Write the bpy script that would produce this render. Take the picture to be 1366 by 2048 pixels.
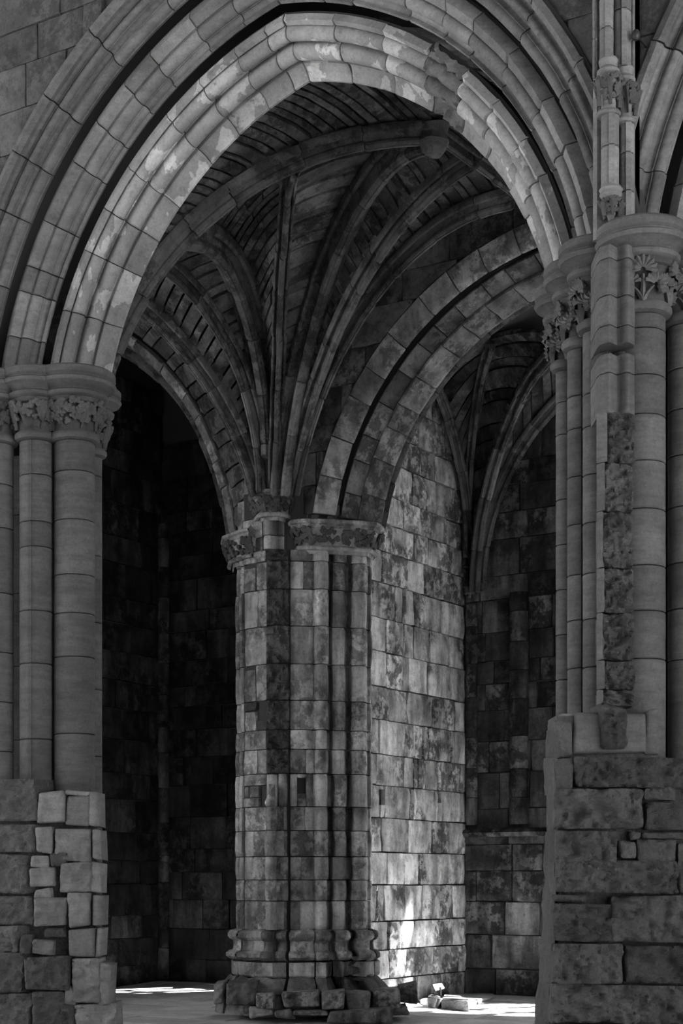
import bpy, math, random
import numpy as np
from mathutils import Vector, noise, Matrix

for o in list(bpy.data.objects):
    bpy.data.objects.remove(o)
SC = bpy.context.scene
COL = SC.collection
R = random.Random(7)

# ------------------------------------------------------------------ camera
# X runs along the arcade wall, Y into the aisle, origin under the arch on the wall face
F, TH, DW, UC, HZ, EYE = 3263.0, 0.571, 9.888, -7.222, 1765.0, 1.6
CT, ST = math.cos(TH), math.sin(TH)
cam = bpy.data.objects.new('camera', bpy.data.cameras.new('camera'))
COL.objects.link(cam)
cam.location = (-UC, -DW, EYE)
cam.rotation_euler = (math.pi / 2, 0, TH)
cam.data.sensor_fit = 'VERTICAL'
cam.data.sensor_height = 36
cam.data.lens = 36 * F / 2048
cam.data.shift_y = (HZ - 1024) / 2048
cam.data.clip_end = 500
SC.camera = cam

# ------------------------------------------------------------------ light
W = bpy.data.worlds.new('sky')
SC.world = W
W.use_nodes = True
W.node_tree.nodes['Background'].inputs[0].default_value = (1, 1, 1, 1)
W.node_tree.nodes['Background'].inputs[1].default_value = 0.95
sun = bpy.data.objects.new('sun', bpy.data.lights.new('sun', 'SUN'))
COL.objects.link(sun)
sun.data.energy = 34.0
sun.data.angle = math.radians(2.0)
SUND = Vector((-1.5, -1.4, -3.6)).normalized()
sun.rotation_euler = SUND.to_track_quat('-Z', 'Y').to_euler()
vs = SC.view_settings
vs.view_transform = 'Standard'
vs.look = 'None'
vs.gamma = 1
vs.use_curve_mapping = False
vs.exposure = 1.88
SC.cycles.max_bounces = 8
SC.cycles.diffuse_bounces = 5


# ------------------------------------------------------------------ projection helpers (pixels of the 1366x2048 frame)
def at_depth(px, py, t):
    wx = (px - 683) / F * t
    return Vector((wx * CT - t * ST - UC, wx * ST + t * CT - DW, EYE + (HZ - py) / F * t))


def on_Y(px, py, Y):
    k = (px - 683) / F
    return at_depth(px, py, (Y + DW) / (k * ST + CT))


def on_X(px, py, X):
    k = (px - 683) / F
    return at_depth(px, py, (X + UC) / (k * CT - ST))


def on_Z(px, py, Z):
    return at_depth(px, py, (Z - EYE) * F / (HZ - py))


def on_plane(px, py, A, B):
    # vertical plane through plan points A, B
    k = (px - 683) / F
    d = Vector((k * CT - ST, k * ST + CT))
    o = Vector((-UC, -DW))
    n = Vector((-(B[1] - A[1]), B[0] - A[0]))
    t = (Vector((A[0], A[1])) - o).dot(n) / d.dot(n)
    return at_depth(px, py, t)


def project(P):
    wx = (P[0] + UC) * CT + (P[1] + DW) * ST
    wy = -(P[0] + UC) * ST + (P[1] + DW) * CT
    return 683 + F * wx / wy, HZ - F * (P[2] - EYE) / wy


CAMR = Vector((CT, ST, 0))      # camera right
CAMD = Vector((-ST, CT, 0))     # camera forward
UP = Vector((0, 0, 1))


# ------------------------------------------------------------------ materials
def stone_mat(name, base, var=0.35, stain=0.55, streak=0.0, bed=0.0, patch=0.0, bump=0.5, bscale=1.0, grime=0.0, bdist=0.03):
    m = bpy.data.materials.new(name)
    m.use_nodes = True
    nt = m.node_tree
    N, L = nt.nodes, nt.links
    bs = N['Principled BSDF']
    bs.inputs['Roughness'].default_value = 0.88
    bs.inputs['Specular IOR Level'].default_value = 0.25
    geo = N.new('ShaderNodeNewGeometry')
    inf = N.new('ShaderNodeObjectInfo')

    def math_(op, a, b=None, clamp=False):
        n = N.new('ShaderNodeMath')
        n.operation = op
        n.use_clamp = clamp
        for i, v in enumerate((a, b)):
            if v is None:
                continue
            if isinstance(v, (int, float)):
                n.inputs[i].default_value = v
            else:
                L.new(v, n.inputs[i])
        return n.outputs[0]
    off = N.new('ShaderNodeCombineXYZ')
    r40 = math_('MULTIPLY', inf.outputs['Random'], 40.0)
    L.new(r40, off.inputs[0])
    L.new(math_('MULTIPLY', inf.outputs['Random'], 23.0), off.inputs[2])
    add = N.new('ShaderNodeVectorMath')
    L.new(geo.outputs['Position'], add.inputs[0])
    L.new(off.outputs[0], add.inputs[1])
    pos = add.outputs[0]

    def noise_(scale, detail, rough, vec, lo, hi, out0=0.0, out1=1.0, stretch=None):
        v = vec
        if stretch:
            mp = N.new('ShaderNodeMapping')
            mp.inputs['Scale'].default_value = stretch
            L.new(v, mp.inputs[0])
            v = mp.outputs[0]
        n = N.new('ShaderNodeTexNoise')
        n.inputs['Scale'].default_value = scale
        n.inputs['Detail'].default_value = detail
        n.inputs['Roughness'].default_value = rough
        L.new(v, n.inputs['Vector'])
        mr = N.new('ShaderNodeMapRange')
        mr.inputs[1].default_value = lo
        mr.inputs[2].default_value = hi
        mr.inputs[3].default_value = out0
        mr.inputs[4].default_value = out1
        L.new(n.outputs[0], mr.inputs[0])
        return mr.outputs[0]
    # tone of the single stone
    val = math_('ADD', math_('MULTIPLY', inf.outputs['Random'], var), 1.0 - var / 2)
    # broad staining
    val = math_('MULTIPLY', val, noise_(2.2, 6, 0.62, pos, 0.36, 0.64, 1.0 - stain, 1.0))
    # pitting
    val = math_('MULTIPLY', val, noise_(17, 8, 0.7, pos, 0.34, 0.5, 1.0 - stain * 0.7, 1.0))
    val = math_('MULTIPLY', val, noise_(60, 4, 0.6, pos, 0.3, 0.7, 0.86, 1.12))
    if grime:
        g1 = noise_(7.0, 9, 0.72, pos, 0.47, 0.55, 1.0 - grime, 1.0)
        g2 = noise_(1.3, 3, 0.5, pos, 0.42, 0.55, 0.0, 1.0)
        val = math_('MULTIPLY', val, math_('MAXIMUM', g1, math_('MULTIPLY', g2, 1.0)))
    if streak:
        val = math_('MULTIPLY', val, noise_(5.5, 5, 0.6, pos, 0.38, 0.62, 1.0 - streak, 1.0 + streak * 0.55, (1, 1, 0.16)))
    if bed:
        val = math_('MULTIPLY', val, noise_(3.0, 4, 0.7, pos, 0.38, 0.62, 1.0 - bed, 1.0 + bed * 0.4, (0.8, 0.8, 6)))
    if patch:
        msk = noise_(2.6, 7, 0.55, pos, 0.555, 0.565, 0.0, patch, (1.6, 1.6, 0.9))
        val = math_('MULTIPLY', val, math_('ADD', msk, 1.0))
    val = math_('MINIMUM', math_('MULTIPLY', val, base), 0.85)
    cmb = N.new('ShaderNodeCombineColor')
    for i in range(3):
        L.new(val, cmb.inputs[i])
    L.new(cmb.outputs[0], bs.inputs['Base Color'])
    n1 = N.new('ShaderNodeTexNoise')
    n1.inputs['Scale'].default_value = 9 * bscale
    n1.inputs['Detail'].default_value = 8
    n1.inputs['Roughness'].default_value = 0.65
    L.new(pos, n1.inputs['Vector'])
    bp = N.new('ShaderNodeBump')
    bp.inputs['Strength'].default_value = bump
    bp.inputs['Distance'].default_value = bdist
    L.new(n1.outputs[0], bp.inputs['Height'])
    L.new(bp.outputs[0], bs.inputs['Normal'])
    return m


def plain_mat(name, v, rough=0.8):
    m = bpy.data.materials.new(name)
    m.use_nodes = True
    nt = m.node_tree
    bs = nt.nodes['Principled BSDF']
    n = nt.nodes.new('ShaderNodeTexNoise')
    n.inputs['Scale'].default_value = 6
    n.inputs['Detail'].default_value = 6
    mr = nt.nodes.new('ShaderNodeMapRange')
    mr.inputs[1].default_value, mr.inputs[2].default_value = 0.3, 0.7
    mr.inputs[3].default_value, mr.inputs[4].default_value = v * 0.75, v * 1.2
    nt.links.new(n.outputs[0], mr.inputs[0])
    nt.links.new(mr.outputs[0], bs.inputs['Base Color'])
    bs.inputs['Roughness'].default_value = rough
    return m


M = dict(
    arch=stone_mat('dressed_sandstone', 0.23, var=0.45, stain=0.35, bump=0.28, bed=0.15),
    archp=stone_mat('limewashed_sandstone', 0.33, var=0.4, stain=0.35, patch=0.75, bump=0.3),
    spand=stone_mat('shaded_wall_face', 0.11, var=0.5, stain=0.45, bump=0.5, grime=0.4),  # stone colour darkened to stand in for shade on the upper wall
    outer=stone_mat('shaded_mouldings', 0.16, var=0.45, stain=0.4, bump=0.35, bed=0.15),  # darker copy of the arch stone, shade of outer orders put into colour
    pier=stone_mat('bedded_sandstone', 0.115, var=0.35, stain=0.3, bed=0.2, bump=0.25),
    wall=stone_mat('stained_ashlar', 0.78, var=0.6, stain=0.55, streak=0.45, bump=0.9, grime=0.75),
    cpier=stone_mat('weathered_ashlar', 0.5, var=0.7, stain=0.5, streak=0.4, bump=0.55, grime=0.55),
    rough=stone_mat('rock_faced_sandstone', 0.125, var=0.45, stain=0.28, bump=1.0, bscale=1.8, bdist=0.07),
    scar=stone_mat('broken_sandstone', 0.14, var=0.4, stain=0.6, bump=1.0, bscale=2.2, bdist=0.06),
    rib=stone_mat('rib_sandstone', 0.16, var=0.6, stain=0.55, bump=0.6, grime=0.6),
    web=stone_mat('web_sandstone', 0.19, var=0.7, stain=0.7, bump=0.9, grime=0.65),
    dark=stone_mat('shaded_ashlar', 0.11, var=1.1, stain=0.75, streak=0.6, bump=0.7, grime=0.8),  # chapel shade put into the stone colour, besides its stains
    chap=stone_mat('chapel_arch_stone', 0.27, var=0.7, stain=0.55, streak=0.2, bump=0.6, grime=0.65),
    deep_shade=stone_mat('deep_shade_ashlar', 0.05, var=1.1, stain=0.7, streak=0.6, bump=0.7, grime=0.8),  # left chapel stone coloured near black in place of deep shade
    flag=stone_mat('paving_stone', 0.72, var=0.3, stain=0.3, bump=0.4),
    fol=stone_mat('carved_sandstone', 0.09, var=0.2, stain=0.5, bump=0.4),
    mortar=plain_mat('mortar', 0.035),
    core=plain_mat('wall_core', 0.05),
    ground=plain_mat('gravel', 0.18),
    metal=plain_mat('black_metal', 0.02, 0.5),
    sign=plain_mat('pale_board', 0.75),
)


# ------------------------------------------------------------------ object helpers
def prop(o, label=None, cat=None, group=None, kind=None):
    if label:
        o['label'] = label
    if cat:
        o['category'] = cat
    if group:
        o['group'] = group
    if kind:
        o['kind'] = kind
    return o


def thing(name, base, label=None, cat=None, group=None, kind=None):
    o = bpy.data.objects.new(name, None)
    o.empty_display_size = 0.2
    COL.objects.link(o)
    o.location = base
    return prop(o, label, cat, group, kind)


def root_off(p):
    if p is None:
        return Vector((0, 0, 0))
    while p.parent:
        p = p.parent
    return p.location.copy()


def obj(name, verts, faces, mat, parent=None, smooth=True, ang=38):
    off = root_off(parent)
    me = bpy.data.meshes.new(name)
    me.from_pydata([(v[0] - off.x, v[1] - off.y, v[2] - off.z) for v in verts], [], faces)
    me.materials.append(M[mat] if isinstance(mat, str) else mat)
    if smooth:
        me.polygons.foreach_set('use_smooth', [True] * len(me.polygons))
        me.set_sharp_from_angle(angle=math.radians(ang))
    me.update()
    o = bpy.data.objects.new(name, me)
    COL.objects.link(o)
    if parent is not None:
        o.parent = parent
    return o


def box_geo(x0, x1, y0, y1, z0, z1):
    v = [(x, y, z) for z in (z0, z1) for y in (y0, y1) for x in (x0, x1)]
    f = [(0, 2, 3, 1), (4, 5, 7, 6), (0, 1, 5, 4), (2, 6, 7, 3), (0, 4, 6, 2), (1, 3, 7, 5)]
    return v, f


class MB:
    def __init__(s):
        s.v, s.f = [], []

    def add(s, v, f):
        b = len(s.v)
        s.v += [tuple(p) for p in v]
        s.f += [tuple(i + b for i in q) for q in f]
        return s

    def box(s, *a):
        return s.add(*box_geo(*a))

    def build(s, name, mat, parent=None, smooth=True):
        return obj(name, s.v, s.f, mat, parent, smooth)


def nz(P, f, seed=0.0):
    return noise.noise(Vector((P[0] * f + seed, P[1] * f - seed, P[2] * f + seed * 0.5)))


def fract(P, f, seed=0.0):
    return (noise.noise(Vector((P[0] * f + seed, P[1] * f, P[2] * f))) +
            0.5 * noise.noise(Vector((P[0] * f * 2.1, P[1] * f * 2.1 + seed, P[2] * f * 2.1))) +
            0.27 * noise.noise(Vector((P[0] * f * 4.3, P[1] * f * 4.3, P[2] * f * 4.3 + seed))))


def crag(P, f, seed=0.0):
    """sharp broken-rock relief"""
    v, a = 0.0, 1.0
    for k in range(4):
        q = noise.noise(Vector((P[0] * f + seed, P[1] * f - seed, P[2] * f * 1.35 + k * 7.7)))
        v += a * (0.5 - abs(q) * 1.6)
        f *= 2.05
        a *= 0.55
    return v


def grid_stone(name, grid, hint, mat, parent, depth=0.12, chamf=0.012, rough=0.004, freq=6.0, seed=0.0, smooth=True, proud=0.0, ang=38):
    """A stone with a gridded face grid[j][i]; hint = outward direction."""
    nj, ni = len(grid), len(grid[0])
    hint = Vector(hint)
    P = [[Vector(p) for p in row] for row in grid]
    out, back = [], []
    cj, ci = (nj - 1) / 2, (ni - 1) / 2
    cen = sum((p for row in P for p in row), Vector()) / (ni * nj)
    for j in range(nj):
        for i in range(ni):
            a = P[j][min(i + 1, ni - 1)] - P[j][max(i - 1, 0)]
            b = P[min(j + 1, nj - 1)][i] - P[max(j - 1, 0)][i]
            n = a.cross(b)
            if n.length < 1e-9:
                n = hint.copy()
            n.normalize()
            if n.dot(hint) < 0 and abs(n.dot(hint)) > 0.05:
                n = -n
            p = P[j][i]
            edge = i in (0, ni - 1) or j in (0, nj - 1)
            d = proud + (rough * (crag(p, freq * 0.6, seed) if rough >= 0.026 else fract(p, freq, seed)) if rough else 0)
            q = p + n * d
            if edge:
                q = q - n * chamf
                # pull corners in a little
                if i in (0, ni - 1) and j in (0, nj - 1):
                    q = q + (cen - q).normalized() * chamf * 0.5
            out.append(q)
            if edge:
                back.append((j, i, p - n * depth))
    verts = [tuple(v) for v in out]
    faces = []
    flip = (P[0][min(1, ni - 1)] - P[0][0]).cross(P[min(1, nj - 1)][0] - P[0][0]).dot(hint) < 0
    for j in range(nj - 1):
        for i in range(ni - 1):
            q = (j * ni + i, j * ni + i + 1, (j + 1) * ni + i + 1, (j + 1) * ni + i)
            faces.append(q[::-1] if flip else q)
    ring = [(0, i) for i in range(ni)] + [(j, ni - 1) for j in range(1, nj)] + \
           [(nj - 1, i) for i in range(ni - 2, -1, -1)] + [(j, 0) for j in range(nj - 2, 0, -1)]
    bi = {(j, i): k for k, (j, i, _) in enumerate(back)}
    base = len(verts)
    verts += [tuple(b[2]) for b in back]
    m = len(ring)
    for k in range(m):
        a, b = ring[k], ring[(k + 1) % m]
        q = (a[0] * ni + a[1], base + bi[a], base + bi[b], b[0] * ni + b[1])
        faces.append(q[::-1] if flip else q)
    return obj(name, verts, faces, mat, parent, smooth, ang)


def lin(a, b, n):
    return [a + (b - a) * k / (n - 1) for k in range(n)]


def flat_stone(name, O, U, V, u0, u1, v0, v1, hint, mat, parent, nx=4, ny=4, gap=0.004, skew=None, **kw):
    """stone on the plane O + u*U + v*V"""
    O, U, V = Vector(O), Vector(U), Vector(V)
    us, vs_ = lin(u0 + gap, u1 - gap, nx), lin(v0 + gap, v1 - gap, ny)
    g = []
    for b in vs_:
        g.append([O + U * a + V * b for a in us])
    if skew:
        for j in range(ny):
            for i in range(nx):
                s, t = i / (nx - 1), j / (ny - 1)
                d = [skew[0], skew[1], skew[2], skew[3]]
                w = ((1 - s) * (1 - t), s * (1 - t), s * t, (1 - s) * t)
                g[j][i] = g[j][i] + sum((U * d[k][0] * w[k] + V * d[k][1] * w[k] for k in range(4)), Vector())
    return grid_stone(name, g, hint, mat, parent, **kw)


def ashlar(parent, O, U, hint, width, rows, wr, mat, seed, skip=None, gaps=(), name='ashlar_block', nx=4, ny=3,
           depth=0.1, rough=0.008, chamf=0.012, gap=0.005, jit=0.012):
    """rows = list of z levels; coursed blocks along U"""
    rr = random.Random(seed)
    O = Vector(O)
    for k in range(len(rows) - 1):
        z0, z1 = rows[k], rows[k + 1]
        u = -rr.random() * wr[0]
        cells = []
        while u < width:
            w = rr.uniform(*wr) * (0.75 if (z1 - z0) < 0.3 else 1)
            cells.append([max(u, 0), min(u + w, width)])
            u += w
        for a, b in cells:
            if b - a < 0.04:
                continue
            parts = [(a, b, z0, z1)]
            for (g0, g1, h0, h1) in gaps:
                new = []
                for (c, d, e, f_) in parts:
                    if g0 < d and g1 > c and h0 < f_ and h1 > e:
                        if g0 - c > 0.03:
                            new.append((c, g0, e, f_))
                        if d - g1 > 0.03:
                            new.append((g1, d, e, f_))
                        m0, m1 = max(c, g0), min(d, g1)
                        if h0 - e > 0.03:
                            new.append((m0, m1, e, h0))
                        if f_ - h1 > 0.03:
                            new.append((m0, m1, h1, f_))
                    else:
                        new.append((c, d, e, f_))
                parts = new
            for (c, d, e, f_) in parts:
                if d - c < 0.03 or f_ - e < 0.03:
                    continue
                if skip and skip(c, d, e, f_):
                    continue
                sk = [(rr.uniform(-1, 1) * 0.008, rr.uniform(-1, 1) * 0.006) for _ in range(4)]
                flat_stone(name, O, U, UP, c, d, e, f_, hint, mat, parent, nx, ny, gap, sk, depth=depth, rough=rough,
                           chamf=chamf, seed=rr.random() * 50, proud=rr.uniform(-jit, jit), freq=5)


def rows_between(z0, z1, hr, seed):
    rr = random.Random(seed)
    out = [z0]
    while out[-1] < z1 - hr[0] * 0.6:
        out.append(out[-1] + rr.uniform(*hr))
    out[-1] = z1
    return out


def sweep(rings, caps=True):
    n = len(rings[0])
    v = [tuple(p) for r in rings for p in r]
    f = []
    for a in range(len(rings) - 1):
        for i in range(n):
            j = (i + 1) % n
            f.append((a * n + i, a * n + j, (a + 1) * n + j, (a + 1) * n + i))
    if caps:
        f.append(tuple(range(n))[::-1])
        b = (len(rings) - 1) * n
        f.append(tuple(b + i for i in range(n)))
    return v, f


def lathe(axis, prof, seg=28, a0=0.0, a1=2 * math.pi):
    """closed ring of (r, z) around the vertical axis at plan point axis"""
    full = abs(a1 - a0 - 2 * math.pi) < 1e-6
    rings = []
    cnt = seg if full else seg + 1
    v, f = [], []
    for i in range(cnt):
        a = a0 + (a1 - a0) * i / seg
        for r, z in prof:
            v.append((axis[0] + r * math.cos(a), axis[1] + r * math.sin(a), z))
    n = len(prof)
    for i in range(seg):
        j = (i + 1) % cnt
        for k in range(n - 1):
            f.append((i * n + k, j * n + k, j * n + k + 1, i * n + k + 1))
    return v, f


def drum(name, plan, z0, z1, mat, parent, ins=0.006, amp=0.0, seed=0.0, tilt=None, nzr=4):
    """extruded plan polygon (closed) with eased arrises at its bed joints"""
    c = sum((Vector(p) for p in plan), Vector((0, 0))) / len(plan)
    e = 0.007
    zs = [z0 + 0.003, z0 + 0.003 + e] + [z0 + (z1 - z0) * k / nzr for k in range(1, nzr)] + [z1 - 0.003 - e, z1 - 0.003]
    rings = []
    for k, z in enumerate(zs):
        ring = []
        for p in plan:
            p = Vector(p)
            d = (p - c)
            q = p - d.normalized() * (ins if k in (0, len(zs) - 1) else 0)
            if amp:
                q = q + d.normalized() * amp * fract((p.x, p.y, z), 7, seed)
            zz = z + (tilt(p.x, p.y) if tilt else 0)
            ring.append((q.x, q.y, zz))
        rings.append(ring)
    return obj(name, *sweep(rings), mat, parent)


def circle(c, r, n=24, fil=0.0, fang=0.0):
    out = []
    for i in range(n):
        a = 2 * math.pi * i / n
        out.append((c[0] + r * math.cos(a), c[1] + r * math.sin(a)))
    if fil:   # a flat fillet standing proud on the front of the shaft
        d = Vector((math.cos(fang), math.sin(fang)))
        t = Vector((-d.y, d.x))
        res = []
        done = False
        for i in range(n):
            a = 2 * math.pi * i / n
            da = (a - fang + math.pi) % (2 * math.pi) - math.pi
            w = math.asin(min(1, fil / r)) + 1e-6
            if abs(da) < w:
                continue
            res.append((da, (c[0] + r * math.cos(a), c[1] + r * math.sin(a))))
        C = Vector(c)
        h = r * math.cos(math.asin(min(1, fil / r)))
        for s_, dd in ((-1, h), (-1, r + 0.012), (1, r + 0.012), (1, h)):
            q = C + d * dd + t * fil * s_
            res.append(((-1 if s_ < 0 else 1) * (0.001 + (0.0005 if dd == h else 0)), (q.x, q.y)))
        res.sort(key=lambda x: x[0])
        out = [p for _, p in res]
    return out


# ================================================================== STRUCTURE
A0, RAD, ZS, W1, ZAB = 2.158, 2.734, 5.294, 1.013, 5.79   # half span, radius, centre height, moulding width, abacus top
ECC = RAD - A0
BAY = 6.02
BACKY = 9.37          # chapel back wall
LITX = -3.19          # dividing wall face
LEFTX = -8.37

# ---- floor
def floor_z(x, y):
    return 0.12 * min(1, max(0, (y - 6.2) / 3.0))


def ground_grid(xs, ys, dz):
    v = [(x, y, floor_z(x, y) + dz) for y in ys for x in xs]
    n = len(xs)
    f = [(j * n + i, j * n + i + 1, (j + 1) * n + i + 1, (j + 1) * n + i) for j in range(len(ys) - 1) for i in range(n - 1)]
    return v, f


floor = obj('floor', *ground_grid([-60, -16, -9, -3, 2, 14, 60], [-60, -8, -1, 3, 6.2, 7.2, 8.2, 9.2, 12], -0.035), 'ground')
prop(floor, 'pale stone paved and gravelled ground under the vault', 'floor', kind='structure')
rr = random.Random(3)


def flags(x0, x1, y0, y1, seed):
    r2 = random.Random(seed)
    y = y0
    while y < y1:
        h = r2.uniform(0.5, 0.75)
        x = x0 - r2.random() * 0.5
        while x < x1:
            w = r2.uniform(0.55, 1.1)
            pr = [project((x + a * w, y + b * h, 0)) for a in (0, 1) for b in (0, 1)]
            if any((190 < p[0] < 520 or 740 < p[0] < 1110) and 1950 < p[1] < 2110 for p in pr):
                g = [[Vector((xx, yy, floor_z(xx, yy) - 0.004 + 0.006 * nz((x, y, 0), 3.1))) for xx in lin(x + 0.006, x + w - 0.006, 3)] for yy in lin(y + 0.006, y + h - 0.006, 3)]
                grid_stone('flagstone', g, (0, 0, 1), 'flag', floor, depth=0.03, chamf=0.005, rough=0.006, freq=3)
            x += w
        y += h


flags(-9.2, -3.6, 2.6, 9.35, 5)
flags(-3.2, 0.6, 4.2, 9.35, 6)

# ---- front arcade wall: core with three arch openings
def arch_pt(side, x0, r, a):
    return x0 + side * (-ECC + (RAD + r) * math.cos(a)), ZS + (RAD + r) * math.sin(a)


def wall_core():
    mb = MB()
    zt = 9.6
    rr_ = 0.98
    for x0 in (-BAY, 0, BAY):
        for side in (-1, 1):
            amax = math.acos(ECC / (RAD + rr_))
            n = 20
            inner = [arch_pt(side, x0, rr_, amax * k / n) for k in range(n + 1)]
            inner = [(inner[0][0], ZAB - 0.1)] + [p for p in inner if p[1] > ZAB - 0.1]
            outx = x0 + side * BAY / 2
            for yv, fl in ((0.04, 1), (0.94, -1)):
                b = len(mb.v)
                pts = []
                for x, z in inner:
                    pts += [(x, yv, z), (x, yv, zt)]
                f = [(2 * k, 2 * k + 1, 2 * k + 3, 2 * k + 2) for k in range(len(inner) - 1)]
                mb.add(pts, f)
                mb.add([(inner[0][0], yv, ZAB - 0.1), (outx, yv, ZAB - 0.1), (outx, yv, zt), (inner[0][0], yv, zt)], [(0, 1, 2, 3)])
            pts = []
            for x, z in inner:
                pts += [(x, 0.04, z), (x, 0.94, z)]
            mb.add(pts, [(2 * k, 2 * k + 1, 2 * k + 3, 2 * k + 2) for k in range(len(inner) - 1)])
    for xa, xb in ((-16, -1.5 * BAY), (1.5 * BAY, 14)):
        mb.box(xa, xb, 0.04, 0.94, 0, zt)
    mb.box(-16, 14, 0.04, 0.94, zt - 0.02, zt)
    return mb.build('wall_front', 'core', None, False)


wall_front = wall_core()
prop(wall_front, 'ashlar arcade wall rising above the great pointed arch', 'wall', kind='structure')


def spandrel(xa, xb, za, zb, seed, hr=(0.27, 0.42), wr=(0.35, 0.85)):
    r2 = random.Random(seed)
    rows = rows_between(za, zb, hr, seed)
    for k in range(len(rows) - 1):
        z0, z1 = rows[k], rows[k + 1]
        x = xa - r2.random() * 0.5
        while x < xb:
            w = r2.uniform(*wr)
            c0, c1 = max(x, xa), min(x + w, xb)
            x += w
            if c1 - c0 < 0.05:
                continue
            # trim the block to the hood moulding of the nearest arch
            keep = []
            nx = 10
            g = [[None] * nx for _ in range(4)]
            x0 = 0 if abs((c0 + c1) / 2) < BAY / 2 else BAY * (1 if c0 > 0 else -1)
            side = -1 if (c0 + c1) / 2 < x0 else 1
            cx = x0 - side * ECC
            rad = RAD + W1 + 0.004

            def zmin(xx):
                d = rad * rad - (xx - cx) ** 2
                return ZS + math.sqrt(d) if d > 0 else -9
            us = lin(c0 + 0.004, c1 - 0.004, nx)
            # cut the ends where the block has no height left
            us2 = [u for u in us if zmin(u) < z1 - 0.03]
            if len(us2) < 2:
                continue
            us2 = lin(us2[0], us2[-1], nx)
            g = []
            for t in lin(0, 1, 4):
                row = []
                for u in us2:
                    lo = max(z0 + 0.004, zmin(u))
                    row.append(Vector((u, 0.0, lo + (z1 - 0.004 - lo) * t)))
                g.append(row)
            grid_stone('ashlar_block', g, (0, -1, 0), 'spand', wall_front, depth=0.05, chamf=0.008, rough=0.006, seed=r2.random() * 30, proud=r2.uniform(-0.01, 0.008))


spandrel(-4.6, -1.4, 6.2, 9.3, 11)
spandrel(1.8, 2.93, 6.6, 9.0, 12)
spandrel(3.15, 4.2, 5.6, 9.0, 13)


# ---- arch mouldings
def order_profile(A, B, feats, n0):
    """polyline from A to B in (r, v); feats = list of (t, h) in metres measured along / out of the chord"""
    A, B = Vector(A), Vector(B)
    d = (B - A)
    Lg = d.length
    d = d / Lg
    n = Vector((-abs(d.y), -abs(d.x)))
    return [A + d * (t * Lg) + n * h for t, h in feats]


def roll(t0, t1, h, n=8, base=0.0):
    out = []
    for k in range(n + 1):
        a = math.pi * k / n
        out.append((t0 + (t1 - t0) * (1 - math.cos(a)) / 2, base + h * math.sin(a)))
    return out


def hollow(t0, t1, h, n=6, base=0.0):
    return [(t, base - (q - base)) for t, q in roll(t0, t1, h, n, base)]


O1 = order_profile((0.0, 0.90), (0.335, 0.50),
                   [(0.0, -0.02), (0.0, 0.0), (0.03, 0.012), (0.06, 0.0)] + hollow(0.08, 0.30, 0.012, 5) + [(0.31, 0.012), (0.335, -0.03)] +
                   roll(0.345, 0.60, 0.07, 9) + [(0.61, -0.04), (0.63, -0.04)] + roll(0.64, 0.86, 0.07, 9) + [(0.87, -0.02), (0.88, 0.02), (0.965, 0.03), (1.0, -0.03)], 0)
O2 = order_profile((0.41, 0.47), (0.66, 0.25),
                   [(0.0, -0.06), (0.02, 0.0), (0.10, 0.02)] + hollow(0.12, 0.28, 0.02, 5) + roll(0.30, 0.62, 0.05, 8) + [(0.64, 0.0), (0.66, 0.02), (0.90, 0.035), (0.93, 0.02), (1.0, -0.05)], 0)
O3 = order_profile((0.72, 0.21), (1.013, -0.03),
                   [(0.0, -0.06), (0.02, 0.0)] + roll(0.05, 0.26, 0.035, 6) + hollow(0.28, 0.42, 0.03, 5) + roll(0.44, 0.60, 0.025, 6) + [(0.62, -0.02)] +
                   hollow(0.64, 0.76, 0.02, 5) + [(0.78, 0.015), (0.80, 0.03), (0.92, 0.035), (1.0, 0.0)], 0)
ORDERS = [O1, O2, O3]


def order_ring(prof, x0, side, frac, inset=0.0):
    ring = []
    pr = list(prof)
    a, b = pr[0], pr[-1]
    bk = Vector((b.x + 0.02, max(a.y, b.y) + 0.03))
    for p in pr + [bk]:
        r = p.x + inset * 0.75
        v = p.y + inset * 0.66
        am = math.acos(ECC / (RAD + r))
        al = math.asin(min(1, (ZAB - ZS) / (RAD + r)))
        ang = al + frac * (am - al)
        x, z = arch_pt(side, x0, r, ang)
        ring.append(Vector((x, v, z)))
    return ring


def build_arch(x0, sides, label, fr, mats, cat='arch', group=None, frmax=1.0):
    t = thing('arcade_arch', (x0, 0.45, ZAB), label, cat, group)
    core = MB()
    for side in sides:
        for oi, prof in enumerate(ORDERS):
            rings = [order_ring(prof, x0, side, k / 24 * frmax, 0.035) for k in range(25)]
            core.add(*sweep(rings))
            fs = fr[(side, oi)]
            for k in range(len(fs) - 1):
                f0, f1 = fs[k], fs[k + 1]
                ln = (f1 - f0)
                g = 0.0011
                m = max(3, int(ln * 36))
                sd = R.random() * 90
                pr = R.uniform(-0.007, 0.006)
                wob = R.uniform(-0.004, 0.004)
                hurt = x0 == 0 and side == 1 and oi == 0 and k == 4
                m = m * 5 if hurt else m
                rings = []
                for q in [0.0, 0.04] + [j / m for j in range(1, m)] + [0.96, 1.0]:
                    end = q in (0.0, 1.0)
                    fc = f0 + g + (ln - 2 * g) * q
                    ring = order_ring(prof, x0, side, min(fc, 1.0), (0.008 if end else 0.0) - pr)
                    out = []
                    for p in ring:
                        ch = fract(p, 5, sd) * 0.004 + nz(p, 22, sd) * 0.0025
                        if hurt:
                            ch += 0.014 - 0.04 * crag(p, 8, 3.0)
                        # chipped arrises
                        e = nz(p, 3.2, sd)
                        if end and e > 0.12:
                            ch += 0.02 * (e - 0.12)
                        out.append(p + Vector((-side * -0.7 * ch, 0.7 * ch, 0.7 * ch)))
                    rings.append(out)
                obj('voussoir', *sweep(rings), 'outer' if hurt else mats[oi], t)
    core.build('mortar_core', 'mortar', t)
    return t


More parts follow.
